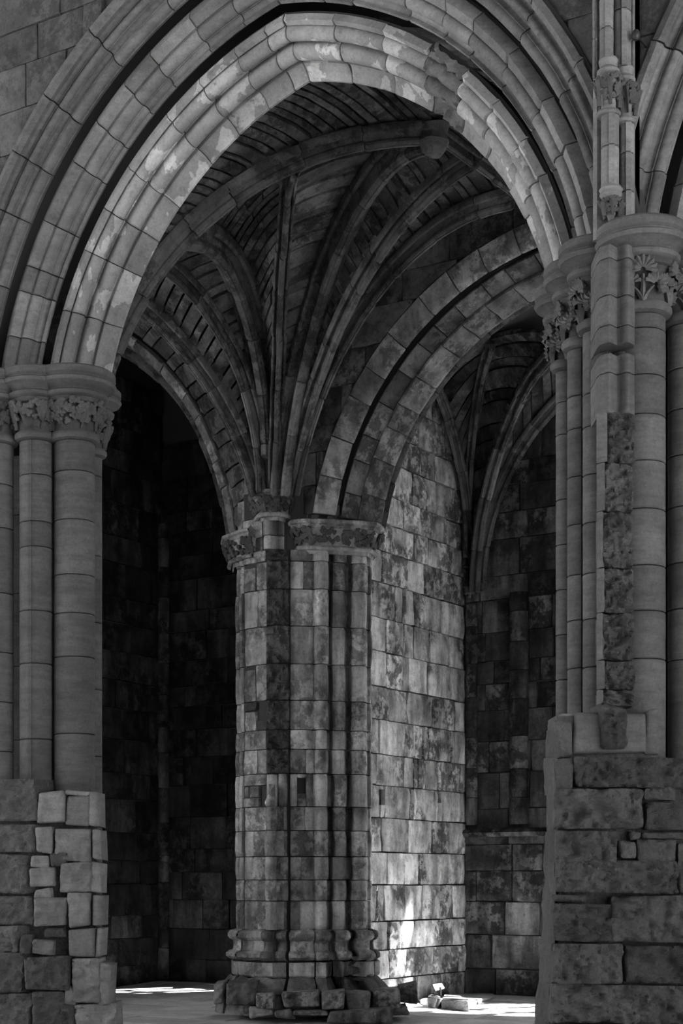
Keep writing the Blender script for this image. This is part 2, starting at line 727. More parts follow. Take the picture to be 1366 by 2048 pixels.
def jfr(n, seed, j=0.25):
    r2 = random.Random(seed)
    return [0.0] + [(k + r2.uniform(-j, j)) / n for k in range(1, n)] + [1.0]


def frac_of(px, py, v=0.9, r=0.0, x0=0.0):
    P = on_Y(px, py, v)
    side = -1 if P.x < x0 else 1
    a = math.atan2(P.z - ZS, (P.x - x0) * side + ECC)
    am = math.acos(ECC / (RAD + r))
    al = math.asin((ZAB - ZS) / (RAD + r))
    return (a - al) / (am - al)


fl = sorted(frac_of(*p) for p in ((246, 656), (285, 555), (318, 484), (359, 415), (428, 333), (479, 269), (538, 213), (588, 172)))
fr_right = sorted(frac_of(*p) for p in ((705, 172), (789, 192), (866, 225), (927, 266), (975, 320), (1021, 382), (1052, 440)))
frs = {(-1, 0): [0] + [min(max(f, 0.03), 0.975) for f in fl] + [1], (1, 0): [0] + [min(max(f, 0.03), 0.975) for f in fr_right] + [1],
       (-1, 1): jfr(11, 2), (1, 1): jfr(10, 3), (-1, 2): jfr(9, 4), (1, 2): jfr(8, 5)}
main_arch = build_arch(0, (-1, 1), 'great pointed moulded arch framing the vaulted aisle', frs, ['archp', 'arch', 'outer'])
frs2 = {(-1, 0): jfr(9, 12), (-1, 1): jfr(10, 13), (-1, 2): jfr(8, 14)}
side_arch = build_arch(BAY, (-1,), 'left haunch of the next arcade arch at the top right corner', frs2, ['arch', 'arch', 'outer'])

frs3 = {(1, 0): jfr(9, 22), (1, 1): jfr(10, 23), (1, 2): jfr(8, 24)}
build_arch(-BAY, (1,), 'right haunch of the neighbouring arcade arch left of the left front pier', frs3, ['arch', 'arch', 'outer'])
# ---- ceiling over aisle and chapels, outer walls
mb = MB()
mb.box(-16, 14, 0.9, BACKY + 0.7, 9.35, 9.6)
ceiling = mb.build('ceiling', 'core', None, False)
prop(ceiling, 'dark stone vault filling above the ribs', 'ceiling', kind='structure')

WIN = [(-6.7, -4.9, 2.2, 6.2), (-1.66, 2.4, 2.35, 7.2)]


def back_wall():
    mb = MB()
    xs = [-16, WIN[0][0], WIN[0][1], WIN[1][0], WIN[1][1], 14]
    y0, y1 = BACKY + 0.06, BACKY + 0.75
    for a, b in ((0, 1), (2, 3), (4, 5)):
        mb.box(xs[a], xs[b], y0, y1, -0.1, 9.5)
    for (a, b, c, d) in WIN:
        mb.box(a, b, y0, y1, -0.1, c)
        mb.box(a, b, y0, y1, d, 9.5)
    o = mb.build('wall_back', 'core', None, False)
    return prop(o, 'stained, shade-darkened back wall of the side chapels', 'wall', kind='structure')


wall_back = back_wall()


def winskip(a, b, c, d):
    x0, x1 = a - 9.0 + 0.02, b - 9.0 - 0.02
    for (wa, wb, wc, wd) in WIN:
        if x1 > wa + 0.03 and x0 < wb - 0.03 and d > wc + 0.03 and c < wd - 0.03:
            return True
    return False


# back wall stones: left chapel, right chapel
rows = rows_between(0.12, 8.2, (0.3, 0.52), 21)
WG = [(wa + 9.0, wb + 9.0, wc, wd) for (wa, wb, wc, wd) in WIN]
ashlar(wall_back, (-9.0, BACKY, 0), (1, 0, 0), (0, -1, 0), 4.6, rows, (0.4, 0.95), 'deep_shade', 22, gaps=WG, nx=3, ny=3)
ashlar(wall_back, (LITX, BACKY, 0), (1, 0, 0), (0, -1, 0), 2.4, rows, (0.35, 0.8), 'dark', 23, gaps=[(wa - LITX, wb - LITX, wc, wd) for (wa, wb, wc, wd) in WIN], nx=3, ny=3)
# string course below the window of the right chapel
zsill = on_Y(1000, 1665, BACKY).z
for k in range(4):
    xa = LITX + 0.02 + k * 0.55
    mbq = [[Vector((x, BACKY - 0.02 - d, zsill + h)) for x in lin(xa + 0.005, xa + 0.545, 3)] for d, h in ((0.0, -0.07), (0.07, -0.05), (0.10, 0.0), (0.07, 0.04), (0.0, 0.07))]
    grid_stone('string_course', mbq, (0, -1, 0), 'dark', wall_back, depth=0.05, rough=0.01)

# pilaster strips at the chapel corner and beside the window
def pier_strip(x, w, z0, z1, seed, name='wall_shaft_stone', d=0.13, mat='dark', y=BACKY):
    for k, (a, b) in enumerate(zip(rows_between(z0, z1, (0.35, 0.55), seed)[:-1], rows_between(z0, z1, (0.35, 0.55), seed)[1:])):
        g = []
        for z in lin(a + 0.004, b - 0.004, 3):
            g.append([Vector((x - w * math.cos(t), y - d * math.sin(t) ** 0.7, z)) for t in lin(0.05, math.pi - 0.05, 9)])
        grid_stone(name, g, (0, -1, 0), mat, wall_back, depth=0.06, rough=0.008, seed=k)


pier_strip(on_Y(1040, 1400, BACKY).x, 0.14, zsill + 0.1, 5.4, 31)
pier_strip(LITX + 0.12, 0.09, zsill + 0.1, 5.3, 32, d=0.1)
pier_strip(on_Y(330, 1400, BACKY).x, 0.10, 0.15, 7.0, 33, d=0.12)

# window mullions (built, mostly hidden behind the piers)
def window(n, wa, wb, wc, wd, mull, head=0.62):
    t = thing('window_%d' % n, ((wa + wb) / 2, BACKY + 0.35, wc), ('unglazed mullioned window of the dark left chapel' if n == 1 else 'unglazed mullioned window of the right chapel behind the right front pier'), 'window', kind='structure')
    for k in range(1, mull + 1):
        x = wa + (wb - wa) * k / (mull + 1)
        v, f = box_geo(x - 0.06, x + 0.06, BACKY + 0.28, BACKY + 0.46, wc, wd)
        obj('mullion', v, f, 'arch', t, False)
    v, f = box_geo(wa, wb, BACKY + 0.28, BACKY + 0.46, wc + (wd - wc) * 0.62, wc + (wd - wc) * 0.62 + 0.1)
    obj('transom', v, f, 'arch', t, False)
    # stones filling the shoulders of the pointed head
    zs_ = wc + (wd - wc) * head
    hw = (wb - wa) / 2
    for sd in (-1, 1):
        curve = []
        for q in lin(0, 1, 9):
            z_ = zs_ + (wd - zs_) * q
            curve.append(((wa if sd < 0 else wb) - sd * hw * (1 - math.sqrt(max(0, 1 - q * q))) , z_))
        ex = wa if sd < 0 else wb
        rings = [[(ex - 0.0, y, wd)] + [(x_, y, z_) for x_, z_ in curve] + [(ex, y, wd)] for y in (BACKY + 0.05, BACKY + 0.7)]
        rings = [r_[1:] for r_ in rings]
        obj('head_stone', *sweep(rings), 'dark', t, False)
    g = [[Vector((x, y, wc + (y - BACKY) * 0.35 - 0.03)) for x in lin(wa, wb, 4)] for y in lin(BACKY - 0.03, BACKY + 0.7, 4)]
    grid_stone('sill', g, (0, -0.3, 1), 'wall', t, depth=0.08)
    return t


window(1, *WIN[0], 2, 0.9)
window(2, *WIN[1], 4)

# ---- dividing wall (lit) and left chapel wall
def side_wall(name, X, y0, y1, thick, label, mat, seed, hr, wr, gaps=()):
    v, f = box_geo(X - thick, X - 0.06, y0 - 0.02, y1, -0.1, 9.4)
    o = obj(name, v, f, 'core', None, False)
    prop(o, label, 'wall', kind='structure')
    ashlar(o, (X, y0, 0), (0, 1, 0), (1, 0, 0), y1 - y0, rows_between(0.03, 9.0, hr, seed), wr, mat, seed + 1, gaps=gaps, nx=6, ny=6, rough=0.02, jit=0.016, gap=0.007, chamf=0.011)
    return o


Y0L = 6.55
def lit_gap(px, py, w, h):
    P = on_X(px, py, LITX)
    return (P.y - Y0L - w / 2, P.y - Y0L + w / 2, P.z - h / 2, P.z + h / 2)


lit_gaps = [lit_gap(766, 1594, 0.10, 0.19), lit_gap(826, 1593, 0.09, 0.17), lit_gap(881, 1592, 0.08, 0.18), lit_gap(810, 1243, 0.05, 0.07),
            lit_gap(841, 1247, 0.05, 0.07), lit_gap(850, 1517, 0.07, 0.06), lit_gap(829, 1519, 0.05, 0.07), lit_gap(756, 1787, 0.05, 0.06), lit_gap(903, 1508, 0.06, 0.06)]
wall_right = side_wall('wall_right', LITX, Y0L, BACKY + 0.05, 1.1, 'sunlit ashlar dividing wall behind the central pier', 'wall', 41, (0.33, 0.46), (0.34, 0.72), lit_gaps)
wall_left = side_wall('wall_left', LEFTX, 6.2, BACKY + 0.05, 1.1, 'shadowed dividing wall of the dark left chapel', 'deep_shade', 51, (0.3, 0.5), (0.4, 0.85))
for nm, xa, xb in (('wall_light_stop_left', -16.4, -16.0), ('wall_light_stop_right', 14.0, 14.4)):  # added walls, unseen, closing the aisle to limit light
    v, f = box_geo(xa, xb, 0.04, BACKY + 0.7, -0.1, 9.6)
    prop(obj(nm, v, f, 'core', None, False), ('far left' if xa < 0 else 'far right') + ' unseen wall added across the aisle to limit light', 'wall', kind='structure')
v, f = box_geo(-10.0, 20.0, -22.6, -22.0, -0.1, 10.9)  # added unseen wall, blocks the sky behind the camera
prop(obj('wall_sky_block', v, f, 'core', None, False), 'unseen wall added behind the camera to block sky light', 'wall', kind='structure')
v, f = box_geo(-10.0, 20.0, -22.6, -0.0, 10.9, 11.4)  # added unseen roof, placed so front light comes mostly from the left
prop(obj('ceiling_light_block', v, f, 'core', None, False), 'unseen roof slab added over the nave to steer light from the left', 'ceiling', kind='structure')


# ================================================================== CHAPEL ARCHES
def chapel_arch(label, xc, rad, zc, side, y0, prof_bands, a0, a1, cuts, mats, seed):
    """side=+1: the left haunch (x = xc - r cos a)"""
    t = thing('chapel_arch', (xc - side * rad, y0, zc), label, 'arch')
    r2 = random.Random(seed)
    core = MB()

    def ring(prof, a, ins=0.0):
        out = []
        a_, b_ = prof[0], prof[-1]
        bk = Vector((max(a_[0], b_[0]) + 0.02, max(a_[1], b_[1]) + 0.03))
        for p in list(prof) + [bk]:
            r = rad + p[0] + ins * 0.8
            out.append(Vector((xc - side * r * math.cos(a), y0 + p[1] + ins * 0.6, zc + r * math.sin(a))))
        return out
    for bi, prof in enumerate(prof_bands):
        core.add(*sweep([ring(prof, a, 0.035) for a in lin(a0, a1, 24)]))
        n = cuts[bi]
        js = [a0] + [a0 + (a1 - a0) * (k + r2.uniform(-0.2, 0.2)) / n for k in range(1, n)] + [a1]
        for k in range(n):
            ln = js[k + 1] - js[k]
            sd = r2.random() * 60
            pr = r2.uniform(-0.012, 0.012)
            rings = []
            for q in (0, 0.05, 0.35, 0.65, 0.95, 1):
                a = js[k] + 0.0018 + (ln - 0.0036) * q
                rg = ring(prof, a, pr + (0.012 if q in (0, 1) else 0))
                rings.append([p + Vector((side, 0.6, 0.5)) * (fract(p, 5, sd) * 0.009) for p in rg])
            obj('voussoir', *sweep(rings), mats[bi], t)
    core.build('mortar_core', 'mortar', t)
    return t


def vec2(l):
    return [Vector(p) for p in l]


# right chapel arch: face band, hollow, two chamfered soffit bands
band1 = vec2([(0.50, -0.02), (0.49, -0.04), (0.30, 0.0), (0.25, 0.03), (0.235, 0.06)])[::-1]
band2 = vec2([(0.235, 0.16), (0.22, 0.14), (0.20, 0.13), (0.18, 0.15), (0.17, 0.18), (0.10, 0.30), (0.095, 0.33)])[::-1]
band3 = vec2([(0.09, 0.33), (0.075, 0.30), (0.05, 0.30), (0.035, 0.33), (0.03, 0.36), (0.01, 0.58), (-0.012, 0.62), (-0.012, 0.66), (0.0, 0.69)])[::-1]
band4 = vec2([(0.10, 0.69), (0.07, 0.74), (0.03, 0.76), (0.0, 0.80), (0.03, 0.85), (0.1, 0.88)])[::-1]
right_chapel_arch = chapel_arch('broad chapel arch springing right from the central pier', 0.015, 2.894, 5.343, 1, 5.95, [band1, band2, band3, band4], 0.165, 1.62, (11, 13, 12, 8),
                                ['cpier', 'chap', 'chap', 'rib'], 61)
lb1 = vec2([(0.32, -0.03), (0.30, -0.05), (0.20, -0.03), (0.17, 0.03), (0.16, 0.06)])[::-1]
lb2 = vec2([(0.15, 0.10), (0.10, 0.07), (0.06, 0.12), (0.05, 0.22), (0.0, 0.30), (0.0, 0.40)])[::-1]
left_chapel_arch = chapel_arch('chapel arch curving left from the central pier into darkness', -8.43, 3.595, 5.315, -1, 6.1, [lb1, lb2], 0.14, 1.3, (9, 10), ['cpier', 'rib'], 62)

# aisle outer wall above chapel arches
def outer_wall():
    mb = MB()
    def fan(xc, rad, zc, side, ya, yb, a0, a1, xl):
        for yv in (ya, yb):
            pts = []
            for a in lin(a0, a1, 16):
                x, z = xc - side * rad * math.cos(a), zc + rad * math.sin(a)
                pts += [(x, yv, z), (x, yv, 9.4)]
            mb.add(pts, [(2 * k, 2 * k + 1, 2 * k + 3, 2 * k + 2) for k in range(15)])
            x0, z0 = pts[0][0], pts[0][2]
            mb.add([(x0, yv, z0), (xl, yv, z0), (xl, yv, 9.4), (x0, yv, 9.4)], [(0, 1, 2, 3)])
        pts = []
        for a in lin(a0, a1, 16):
            x, z = xc - side * rad * math.cos(a), zc + rad * math.sin(a)
            pts += [(x, ya, z), (x, yb, z)]
        mb.add(pts, [(2 * k, 2 * k + 1, 2 * k + 3, 2 * k + 2) for k in range(15)])
    fan(0.015, 2.894 + 0.47, 5.343, 1, 6.0, 6.75, 0.14, 1.62, -3.5)
    fan(0.0, 2.894 + 0.47, 5.343, -1, 6.0, 6.75, 0.14, 1.6, 4.5)
    fan(-8.43, 3.595 + 0.29, 5.315, -1, 6.13, 6.75, 0.10, 1.57, -3.5)
    mb.box(4.3, 14, 6.0, 6.75, 0, 9.4)
    mb.box(-16, -8.4, 6.13, 6.75, 0, 9.4)
    o = mb.build('wall_outer', 'core', None, False)
    return prop(o, 'aisle wall above the chapel arches', 'wall', kind='structure')


wall_outer = outer_wall()
# spandrel stones between the pier and the right chapel arch, laid in courses on the aisle wall
for k, (z0, z1) in enumerate(zip(rows_between(5.9, 8.9, (0.3, 0.42), 71)[:-1], rows_between(5.9, 8.9, (0.3, 0.42), 71)[1:])):
    r2 = random.Random(80 + k)
    x = -4.9 - r2.random() * 0.3
    while x < 0.6:
        w = r2.uniform(0.45, 0.85)
        a, b = x, x + w
        x += w

        def hi(xx):      # right limit of the stone = the extrados
            return True
        def zarch(xx):
            lo = -9
            d = (2.894 + 0.50) ** 2 - (xx - 0.015) ** 2
            if d > 0:
                lo = max(lo, 5.343 + math.sqrt(d))
            d = (3.595 + 0.32) ** 2 - (xx + 8.43) ** 2
            if d > 0 and xx > -8.43:
                lo = max(lo, 5.315 + math.sqrt(d))
            return lo
        us = [u for u in lin(a + 0.004, b - 0.004, 9) if zarch(u) < z1 - 0.04]
        if len(us) < 2:
            continue
        us = lin(us[0], us[-1], 7)
        g = [[Vector((u, 5.93 if u > -4.2 else 6.06, max(z0 + 0.004, zarch(u)) * (1 - t) + (z1 - 0.004) * t)) for u in us] for t in (0, 0.33, 0.67, 1)]
        grid_stone('ashlar_block', g, (0, -1, 0), 'web', wall_outer, depth=0.06, rough=0.015, seed=k, proud=r2.uniform(-0.01, 0.01))

# ================================================================== VAULT
def bulge_arc(S, E, b, n=40):
    """circular arc in the vertical plane through S and E; b = sagitta / chord"""
    S, E = Vector(S), Vector(E)
    ch = E - S
    L_ = ch.length
    hd = Vector((ch.x, ch.y, 0)).normalized()
    d = ch.normalized()
    nrm = UP * d.dot(hd) - hd * d.z       # up and back
    if nrm.z < 0:
        nrm = -nrm
    h = b * L_
    Rr = (L_ * L_ / 4 + h * h) / (2 * h)
    c = S + ch / 2 - nrm * (Rr - h)
    ha = math.asin(min(1, L_ / 2 / Rr))
    if h > L_ / 2:
        ha = math.pi - ha
    return [c + nrm * Rr * math.cos(a) + d * Rr * math.sin(a) for a in lin(-ha, ha, n)]


def fit_arc(S, E, px):
    best = None
    for b in [0.06 + 0.01 * k for k in range(34)]:
        pts = bulge_arc(S, E, b)
        pj = [project(p) for p in pts]
        c = sum(min((x - q[0]) ** 2 + (y - q[1]) ** 2 for q in pj) for x, y in px)
        if best is None or c < best[0]:
            best = (c, b, pts)
    return best[2]


def resample(pts, n):
    d = [0]
    for a, b in zip(pts[:-1], pts[1:]):
        d.append(d[-1] + (b - a).length)
    out = []
    j = 0
    for k in range(n):
        s = d[-1] * k / (n - 1)
        while j < len(pts) - 2 and d[j + 1] < s:
            j += 1
        t = (s - d[j]) / max(1e-9, d[j + 1] - d[j])
        out.append(pts[j].lerp(pts[j + 1], t))
    return out, d[-1]


def rib_profile(w, h):
    """half width w, depth h below the web: fillet, hollow, roll with nose"""
    half = [(0.10 * w, -h), (0.11 * w, -0.93 * h), (0.28 * w, -0.91 * h), (0.40 * w, -0.80 * h), (0.37 * w, -0.66 * h), (0.22 * w, -0.54 * h), (0.22 * w, -0.36 * h), (0.34 * w, -0.18 * h),
            (0.55 * w, -0.12 * h), (0.60 * w, -0.30 * h), (0.78 * w, -0.38 * h), (0.95 * w, -0.30 * h), (1.0 * w, -0.16 * h), (1.0 * w, -0.04 * h), (0.9 * w, 0.1 * h)]
    return [(-a, b) for a, b in half[::-1]] + half


def make_rib(label, pts, w=0.11, h=0.22, seg=0.62, mat='rib', group='vault ribs', seed=1, name='vault_rib'):
    n = max(8, int(sum((b - a).length for a, b in zip(pts[:-1], pts[1:])) / 0.06))
    pts, L_ = resample(pts, n)
    t = thing(name, pts[0], label, 'rib', group)
    prof = rib_profile(w, h)
    ch = pts[-1] - pts[0]
    side = Vector((ch.x, ch.y, 0)).cross(UP).normalized()
    r2 = random.Random(seed)
    k = max(2, int(round(L_ / seg)))
    js = [0] + [(i + r2.uniform(-0.2, 0.2)) / k for i in range(1, k)] + [1]

    def frame(s):
        f = s * (n - 1)
        i = min(int(f), n - 2)
        p = pts[i].lerp(pts[i + 1], f - i)
        tg = (pts[min(i + 2, n - 1)] - pts[max(i - 1, 0)]).normalized()
        up = side.cross(tg)
        if up.z < 0 and abs(up.z) > 0.02:
            up = -up
        return p, up.normalized()
    for i in range(k):
        ln = js[i + 1] - js[i]
        m = max(3, int(ln * L_ / 0.12))
        g = 0.003 / L_
        sd = r2.random() * 70
        pr = r2.uniform(-0.008, 0.008)
        sx = r2.uniform(-0.006, 0.006)
        rings = []
        for q in [0, 0.04] + [j / m for j in range(1, m)] + [0.96, 1]:
            p, up = frame(js[i] + g + (ln - 2 * g) * q)
            sc = 0.94 if q in (0, 1) else 1
            rings.append([p + side * (a * sc + sx) + up * (b * sc + pr) + Vector((nz((a * 9 + p.x, b * 9 + p.y, p.z), 6, sd), nz(p, 7, sd + 3), 0)) * 0.006 for a, b in prof])
        obj('rib_stone', *sweep(rings), mat, t, True, 24)
    return t


SP = at_depth(545, 990, 18.95)          # springing above the small front capital
SPz = SP.z
def sp(px, dz=0.0, t=18.95):
    p = at_depth(px, 985, t)
    return Vector((p.x, p.y, SPz + dz))


def px_end(px, py, z):
    return on_Z(px, py, z)


BOSS = px_end(868, 252, 8.37)
ribs = {}
r6 = fit_arc(sp(562), BOSS, [(607, 647), (628, 575), (659, 509), (700, 437), (761, 355), (833, 278)])
LP = Vector((-2.45, 1.0, 5.75))
r7 = fit_arc(LP, BOSS, [(250, 620), (330, 500), (400, 420), (500, 345), (590, 300), (680, 262), (760, 245)])
E5 = on_plane(588, 332, LP, BOSS)
r5 = fit_arc(sp(550), E5, [(553, 680), (562, 500), (580, 360)])
E4 = px_end(404, 455, 8.3)
r4 = fit_arc(sp(541), E4, [(528, 728), (492, 620), (461, 513)])
r3 = fit_arc(sp(533), px_end(262, 478, 8.3), [(512, 810), (492, 733), (451, 656), (389, 579), (333, 533)])
r2_ = fit_arc(sp(525), px_end(215, 548, 8.3), [(512, 892), (461, 805), (410, 738), (359, 677), (287, 600)])
r8 = fit_arc(sp(570), px_end(955, 300, 8.4), [(654, 642), (700, 560), (761, 488), (853, 406)])
r9 = fit_arc(sp(580), px_end(1030, 380, 8.4), [(669, 642), (735, 575), (787, 529), (864, 468), (940, 427), (1000, 401)])
make_rib('heavy diagonal rib rising from the central pier to the boss under the arch crown', r6, 0.15, 0.24, seed=6, group=None)
make_rib('long diagonal rib sweeping from the left front pier up behind the arch', r7, 0.10, 0.17, seed=7, group=None)
make_rib('straight upright rib in the middle of the fan over the central pier', r5, 0.08, 0.16, seed=5, group=None)
make_rib('broad black rib left of the upright rib', r4, 0.17, 0.26, seed=4, group=None)
make_rib('third rib from the left in the fan over the central pier', r3, 0.085, 0.18, seed=3, group=None)
make_rib('leftmost thin rib of the fan, next to the dark chapel arch', r2_, 0.085, 0.18, seed=2, group=None)
make_rib('rib just right of the heavy diagonal rib', r8, 0.085, 0.18, seed=8, group=None)
make_rib('rightmost rib of the fan, next to the broad chapel arch', r9, 0.095, 0.18, seed=9, group=None)
# the far half of the transverse rib, down to the left front pier
r4b = bulge_arc(Vector((-2.9, 1.0, 5.8)), E4, 0.17)
make_rib('half of the dark transverse rib that lands behind the left front pier', r4b, 0.17, 0.26, seed=14, group=None)
# ridge rib along the crown
ridge = [BOSS.lerp(Vector((0.05, 5.9, 8.42)), k / 11) for k in range(12)]
make_rib('level ridge rib running back from the boss', ridge, 0.08, 0.12, seed=15, group=None)
bs = thing('vault_boss', BOSS, 'carved round boss where the diagonal ribs cross', 'boss')
v, f = lathe((BOSS.x, BOSS.y), [(0.0, BOSS.z - 0.27), (0.06, BOSS.z - 0.26), (0.11, BOSS.z - 0.22), (0.13, BOSS.z - 0.15), (0.11, BOSS.z - 0.08), (0.13, BOSS.z), (0.0, BOSS.z + 0.03)], 20)
v = [tuple(Vector(p) + Vector((nz(p, 9, 1), nz(p, 9, 4), nz(p, 9, 7))) * 0.03) for p in v]
obj('boss_block', v, f, 'rib', bs)


def web(name, A, B, n, label, parent=None, mat='web', lift=0.04, split=1, t0=0.0, t1=1.0, seed=0, up=(0, 0, -1), bow=0.06):
    """courses of web stones between the rib curves A and B"""
    A, _ = resample(A, 60)
    B, _ = resample(B, 60)
    r2 = random.Random(seed)

    def ev(C, t):
        f = t * 59
        i = min(int(f), 58)
        return C[i].lerp(C[i + 1], f - i)
    ts = [t0 + (t1 - t0) * (k + (r2.uniform(-0.25, 0.25) if 0 < k < n else 0)) / n for k in range(n + 1)]
    for k in range(n):
        a, b = ts[k], ts[k + 1]
        wd = (ev(A, (a + b) / 2) - ev(B, (a + b) / 2)).length
        sp_ = max(1, min(3, int(round(wd / 0.8)))) if split else 1
        cut = [0] + [(i + r2.uniform(-0.2, 0.2)) / sp_ for i in range(1, sp_)] + [1]
        for i in range(sp_):
            g = []
            e = 0.012 / max(0.1, (ev(A, 1) - ev(A, 0)).length)
            for t in lin(a + e, b - e, 3):
                row = []
                for s in lin(cut[i] + 0.004, cut[i + 1] - 0.004, 5):
                    p = ev(A, t).lerp(ev(B, t), s)
                    w_ = (ev(A, t) - ev(B, t)).length
                    row.append(p + UP * (lift + bow * w_ * 4 * s * (1 - s)))
                g.append(row)
            grid_stone('web_stone', g, up, mat, parent, depth=0.09, chamf=0.012, rough=0.012, seed=r2.random() * 40, proud=r2.uniform(-0.015, 0.015), freq=6)


vault = thing('vault_web', (SP.x, SP.y, SPz), 'dark coursed stone vault cells between the ribs above the central pier', 'vault')
web('c', r5, r6, 24, '', vault, seed=1, t0=0.12)
web('c', r4, r5, 24, '', vault, seed=2, t0=0.12)
web('c', r3, r4, 20, '', vault, seed=3, t0=0.15)
web('c', r2_, r3, 18, '', vault, seed=4, t0=0.15)
web('c', r6, r8, 30, '', vault, seed=5, t0=0.12, split=0)
web('c', r8, r9, 28, '', vault, seed=6, t0=0.12, split=0)
la = [Vector((-8.43 + 3.915 * math.cos(a), 6.06, 5.315 + 3.915 * math.sin(a))) for a in lin(0.2, 1.25, 30)]
web('c', la, r2_, 16, '', vault, seed=7)
# wall rib just behind the great arch and the cell between it and the long diagonal
wr = []
for k in range(30):
    ang = 0.16 + (math.acos(ECC / (RAD + 0.32)) - 0.16) * k / 29
    x, z = arch_pt(-1, 0, 0.32, ang)
    wr.append(Vector((x, 1.0, z)))
web('c', r7, wr, 40, '', vault, seed=8, split=0)
r7c, _ = resample(r7, 60)
up7 = [p for p in r7c if p.x > E5.x - 0.9]
web('c', [BOSS, BOSS.lerp(Vector((0, 1, 8.3)), 1)], [Vector((1.6, 3.2, 8.2)), Vector((1.2, 1.0, 8.0))], 6, '', vault, seed=9)
# ridge side closing cell (right half of the bay, hidden)
web('c', ridge, [p + Vector((2.6, -0.3, -1.2)) for p in ridge], 10, '', vault, seed=10)

# right chapel ribs and cells
CS = Vector((LITX + 0.12, BACKY - 0.15, on_Y(952, 1185, BACKY - 0.15).z))
ca = fit_arc(CS, on_X(872, 760, LITX + 0.12), [(925, 940), (905, 850)])
cb = fit_arc(CS + Vector((0.06, -0.02, 0)), on_Y(980, 690, 7.9), [(942, 960), (960, 780)])
cc = fit_arc(CS + Vector((0.1, 0, 0)), on_Y(1125, 680, 7.6), [(965, 970), (1010, 880), (1070, 760)])
cd = fit_arc(CS + Vector((0.14, 0.02, 0)), on_Y(1135, 775, 9.0), [(975, 1000), (1050, 890)])
for q, (lab, cu, w_) in enumerate((('faint chapel wall rib following the sunlit wall', ca, 0.06), ('faint upright rib in the dark right chapel', cb, 0.07),
                                   ('long pale-edged diagonal rib in the dark right chapel', cc, 0.08), ('lowest slanting rib in the dark right chapel', cd, 0.07))):
    make_rib(lab, cu, w_, 0.15, seed=30 + q, group=None)
chv = thing('chapel_vault_web', CS, 'nearly black vault cells of the right chapel', 'vault')
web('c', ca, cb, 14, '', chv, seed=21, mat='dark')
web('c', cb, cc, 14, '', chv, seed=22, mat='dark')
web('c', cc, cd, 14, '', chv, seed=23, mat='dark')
mb = MB()
mb.box(LITX - 0.1, 4.5, 6.8, BACKY + 0.3, 8.35, 8.5)
o = mb.build('ceiling_chapel', 'core', None, False)
prop(o, 'stone filling above the right chapel vault', 'ceiling', kind='structure')

# ================================================================== CAPITALS
def leaf_knob(mb, P, n, s, rr_):
    """small curled floret: three lobes"""
    n = Vector(n).normalized()
    t = n.cross(UP).normalized()
    u = t.cross(n)
    a0 = rr_.random() * 6.28
    for k in range(3):
        a = a0 + k * 2.094
        c = Vector(P) + (t * math.cos(a) + u * math.sin(a)) * s * 0.55
        vs_, fs = [], []
        for (th, ph) in ((0, 0),):
            pass
        rings = [(0.0, 0.75), (0.62, 0.5), (0.75, 0.0), (0.5, -0.4)]
        for r_, h_ in rings[1:]:
            for i in range(6):
                b = i * math.pi / 3
                vs_.append(c + (t * math.cos(b) + u * math.sin(b)) * s * r_ + n * s * h_)
        vs_.append(c + n * s * 0.75)
        for j in range(2):
            for i in range(6):
                fs.append((j * 6 + i, j * 6 + (i + 1) % 6, (j + 1) * 6 + (i + 1) % 6, (j + 1) * 6 + i))
        for i in range(6):
            fs.append((18, (i + 1) % 6, i))
        mb.add(vs_, fs)


def foliage(name, ax, r0, r1, z0, z1, count, s, parent, seed, stems=8):
    r2 = random.Random(seed)
    mb = MB()
    for k in range(count):
        a = r2.random() * 2 * math.pi
        h = 0.25 + 0.75 * r2.random() ** 0.7
        rr_ = r0 + (r1 - r0) * h ** 1.6 + s * 0.6
        P = Vector((ax[0] + rr_ * math.cos(a), ax[1] + rr_ * math.sin(a), z0 + (z1 - z0) * h))
        leaf_knob(mb, P, (math.cos(a), math.sin(a), -0.3), s * r2.uniform(0.75, 1.25), r2)
    for k in range(stems):
        a = 2 * math.pi * (k + 0.3) / stems
        rings = []
        for q in lin(0, 1, 6):
            aa = a + (0.22 if k % 2 else -0.22) * q
            rr_ = r0 + (r1 - r0) * q ** 1.6 + 0.012
            P = Vector((ax[0] + rr_ * math.cos(aa), ax[1] + rr_ * math.sin(aa), z0 + (z1 - z0) * (0.02 + 0.8 * q)))
            n = Vector((math.cos(aa), math.sin(aa), -0.2))
            t = Vector((-math.sin(aa), math.cos(aa), 0))
            w = 0.007 + 0.010 * q
            rings.append([P - t * w, P + n * 0.022, P + t * w, P - n * 0.01])
        mb.add(*sweep(rings))
    o = mb.build(name, 'fol', parent)
    o['kind'] = 'stuff'
    return o


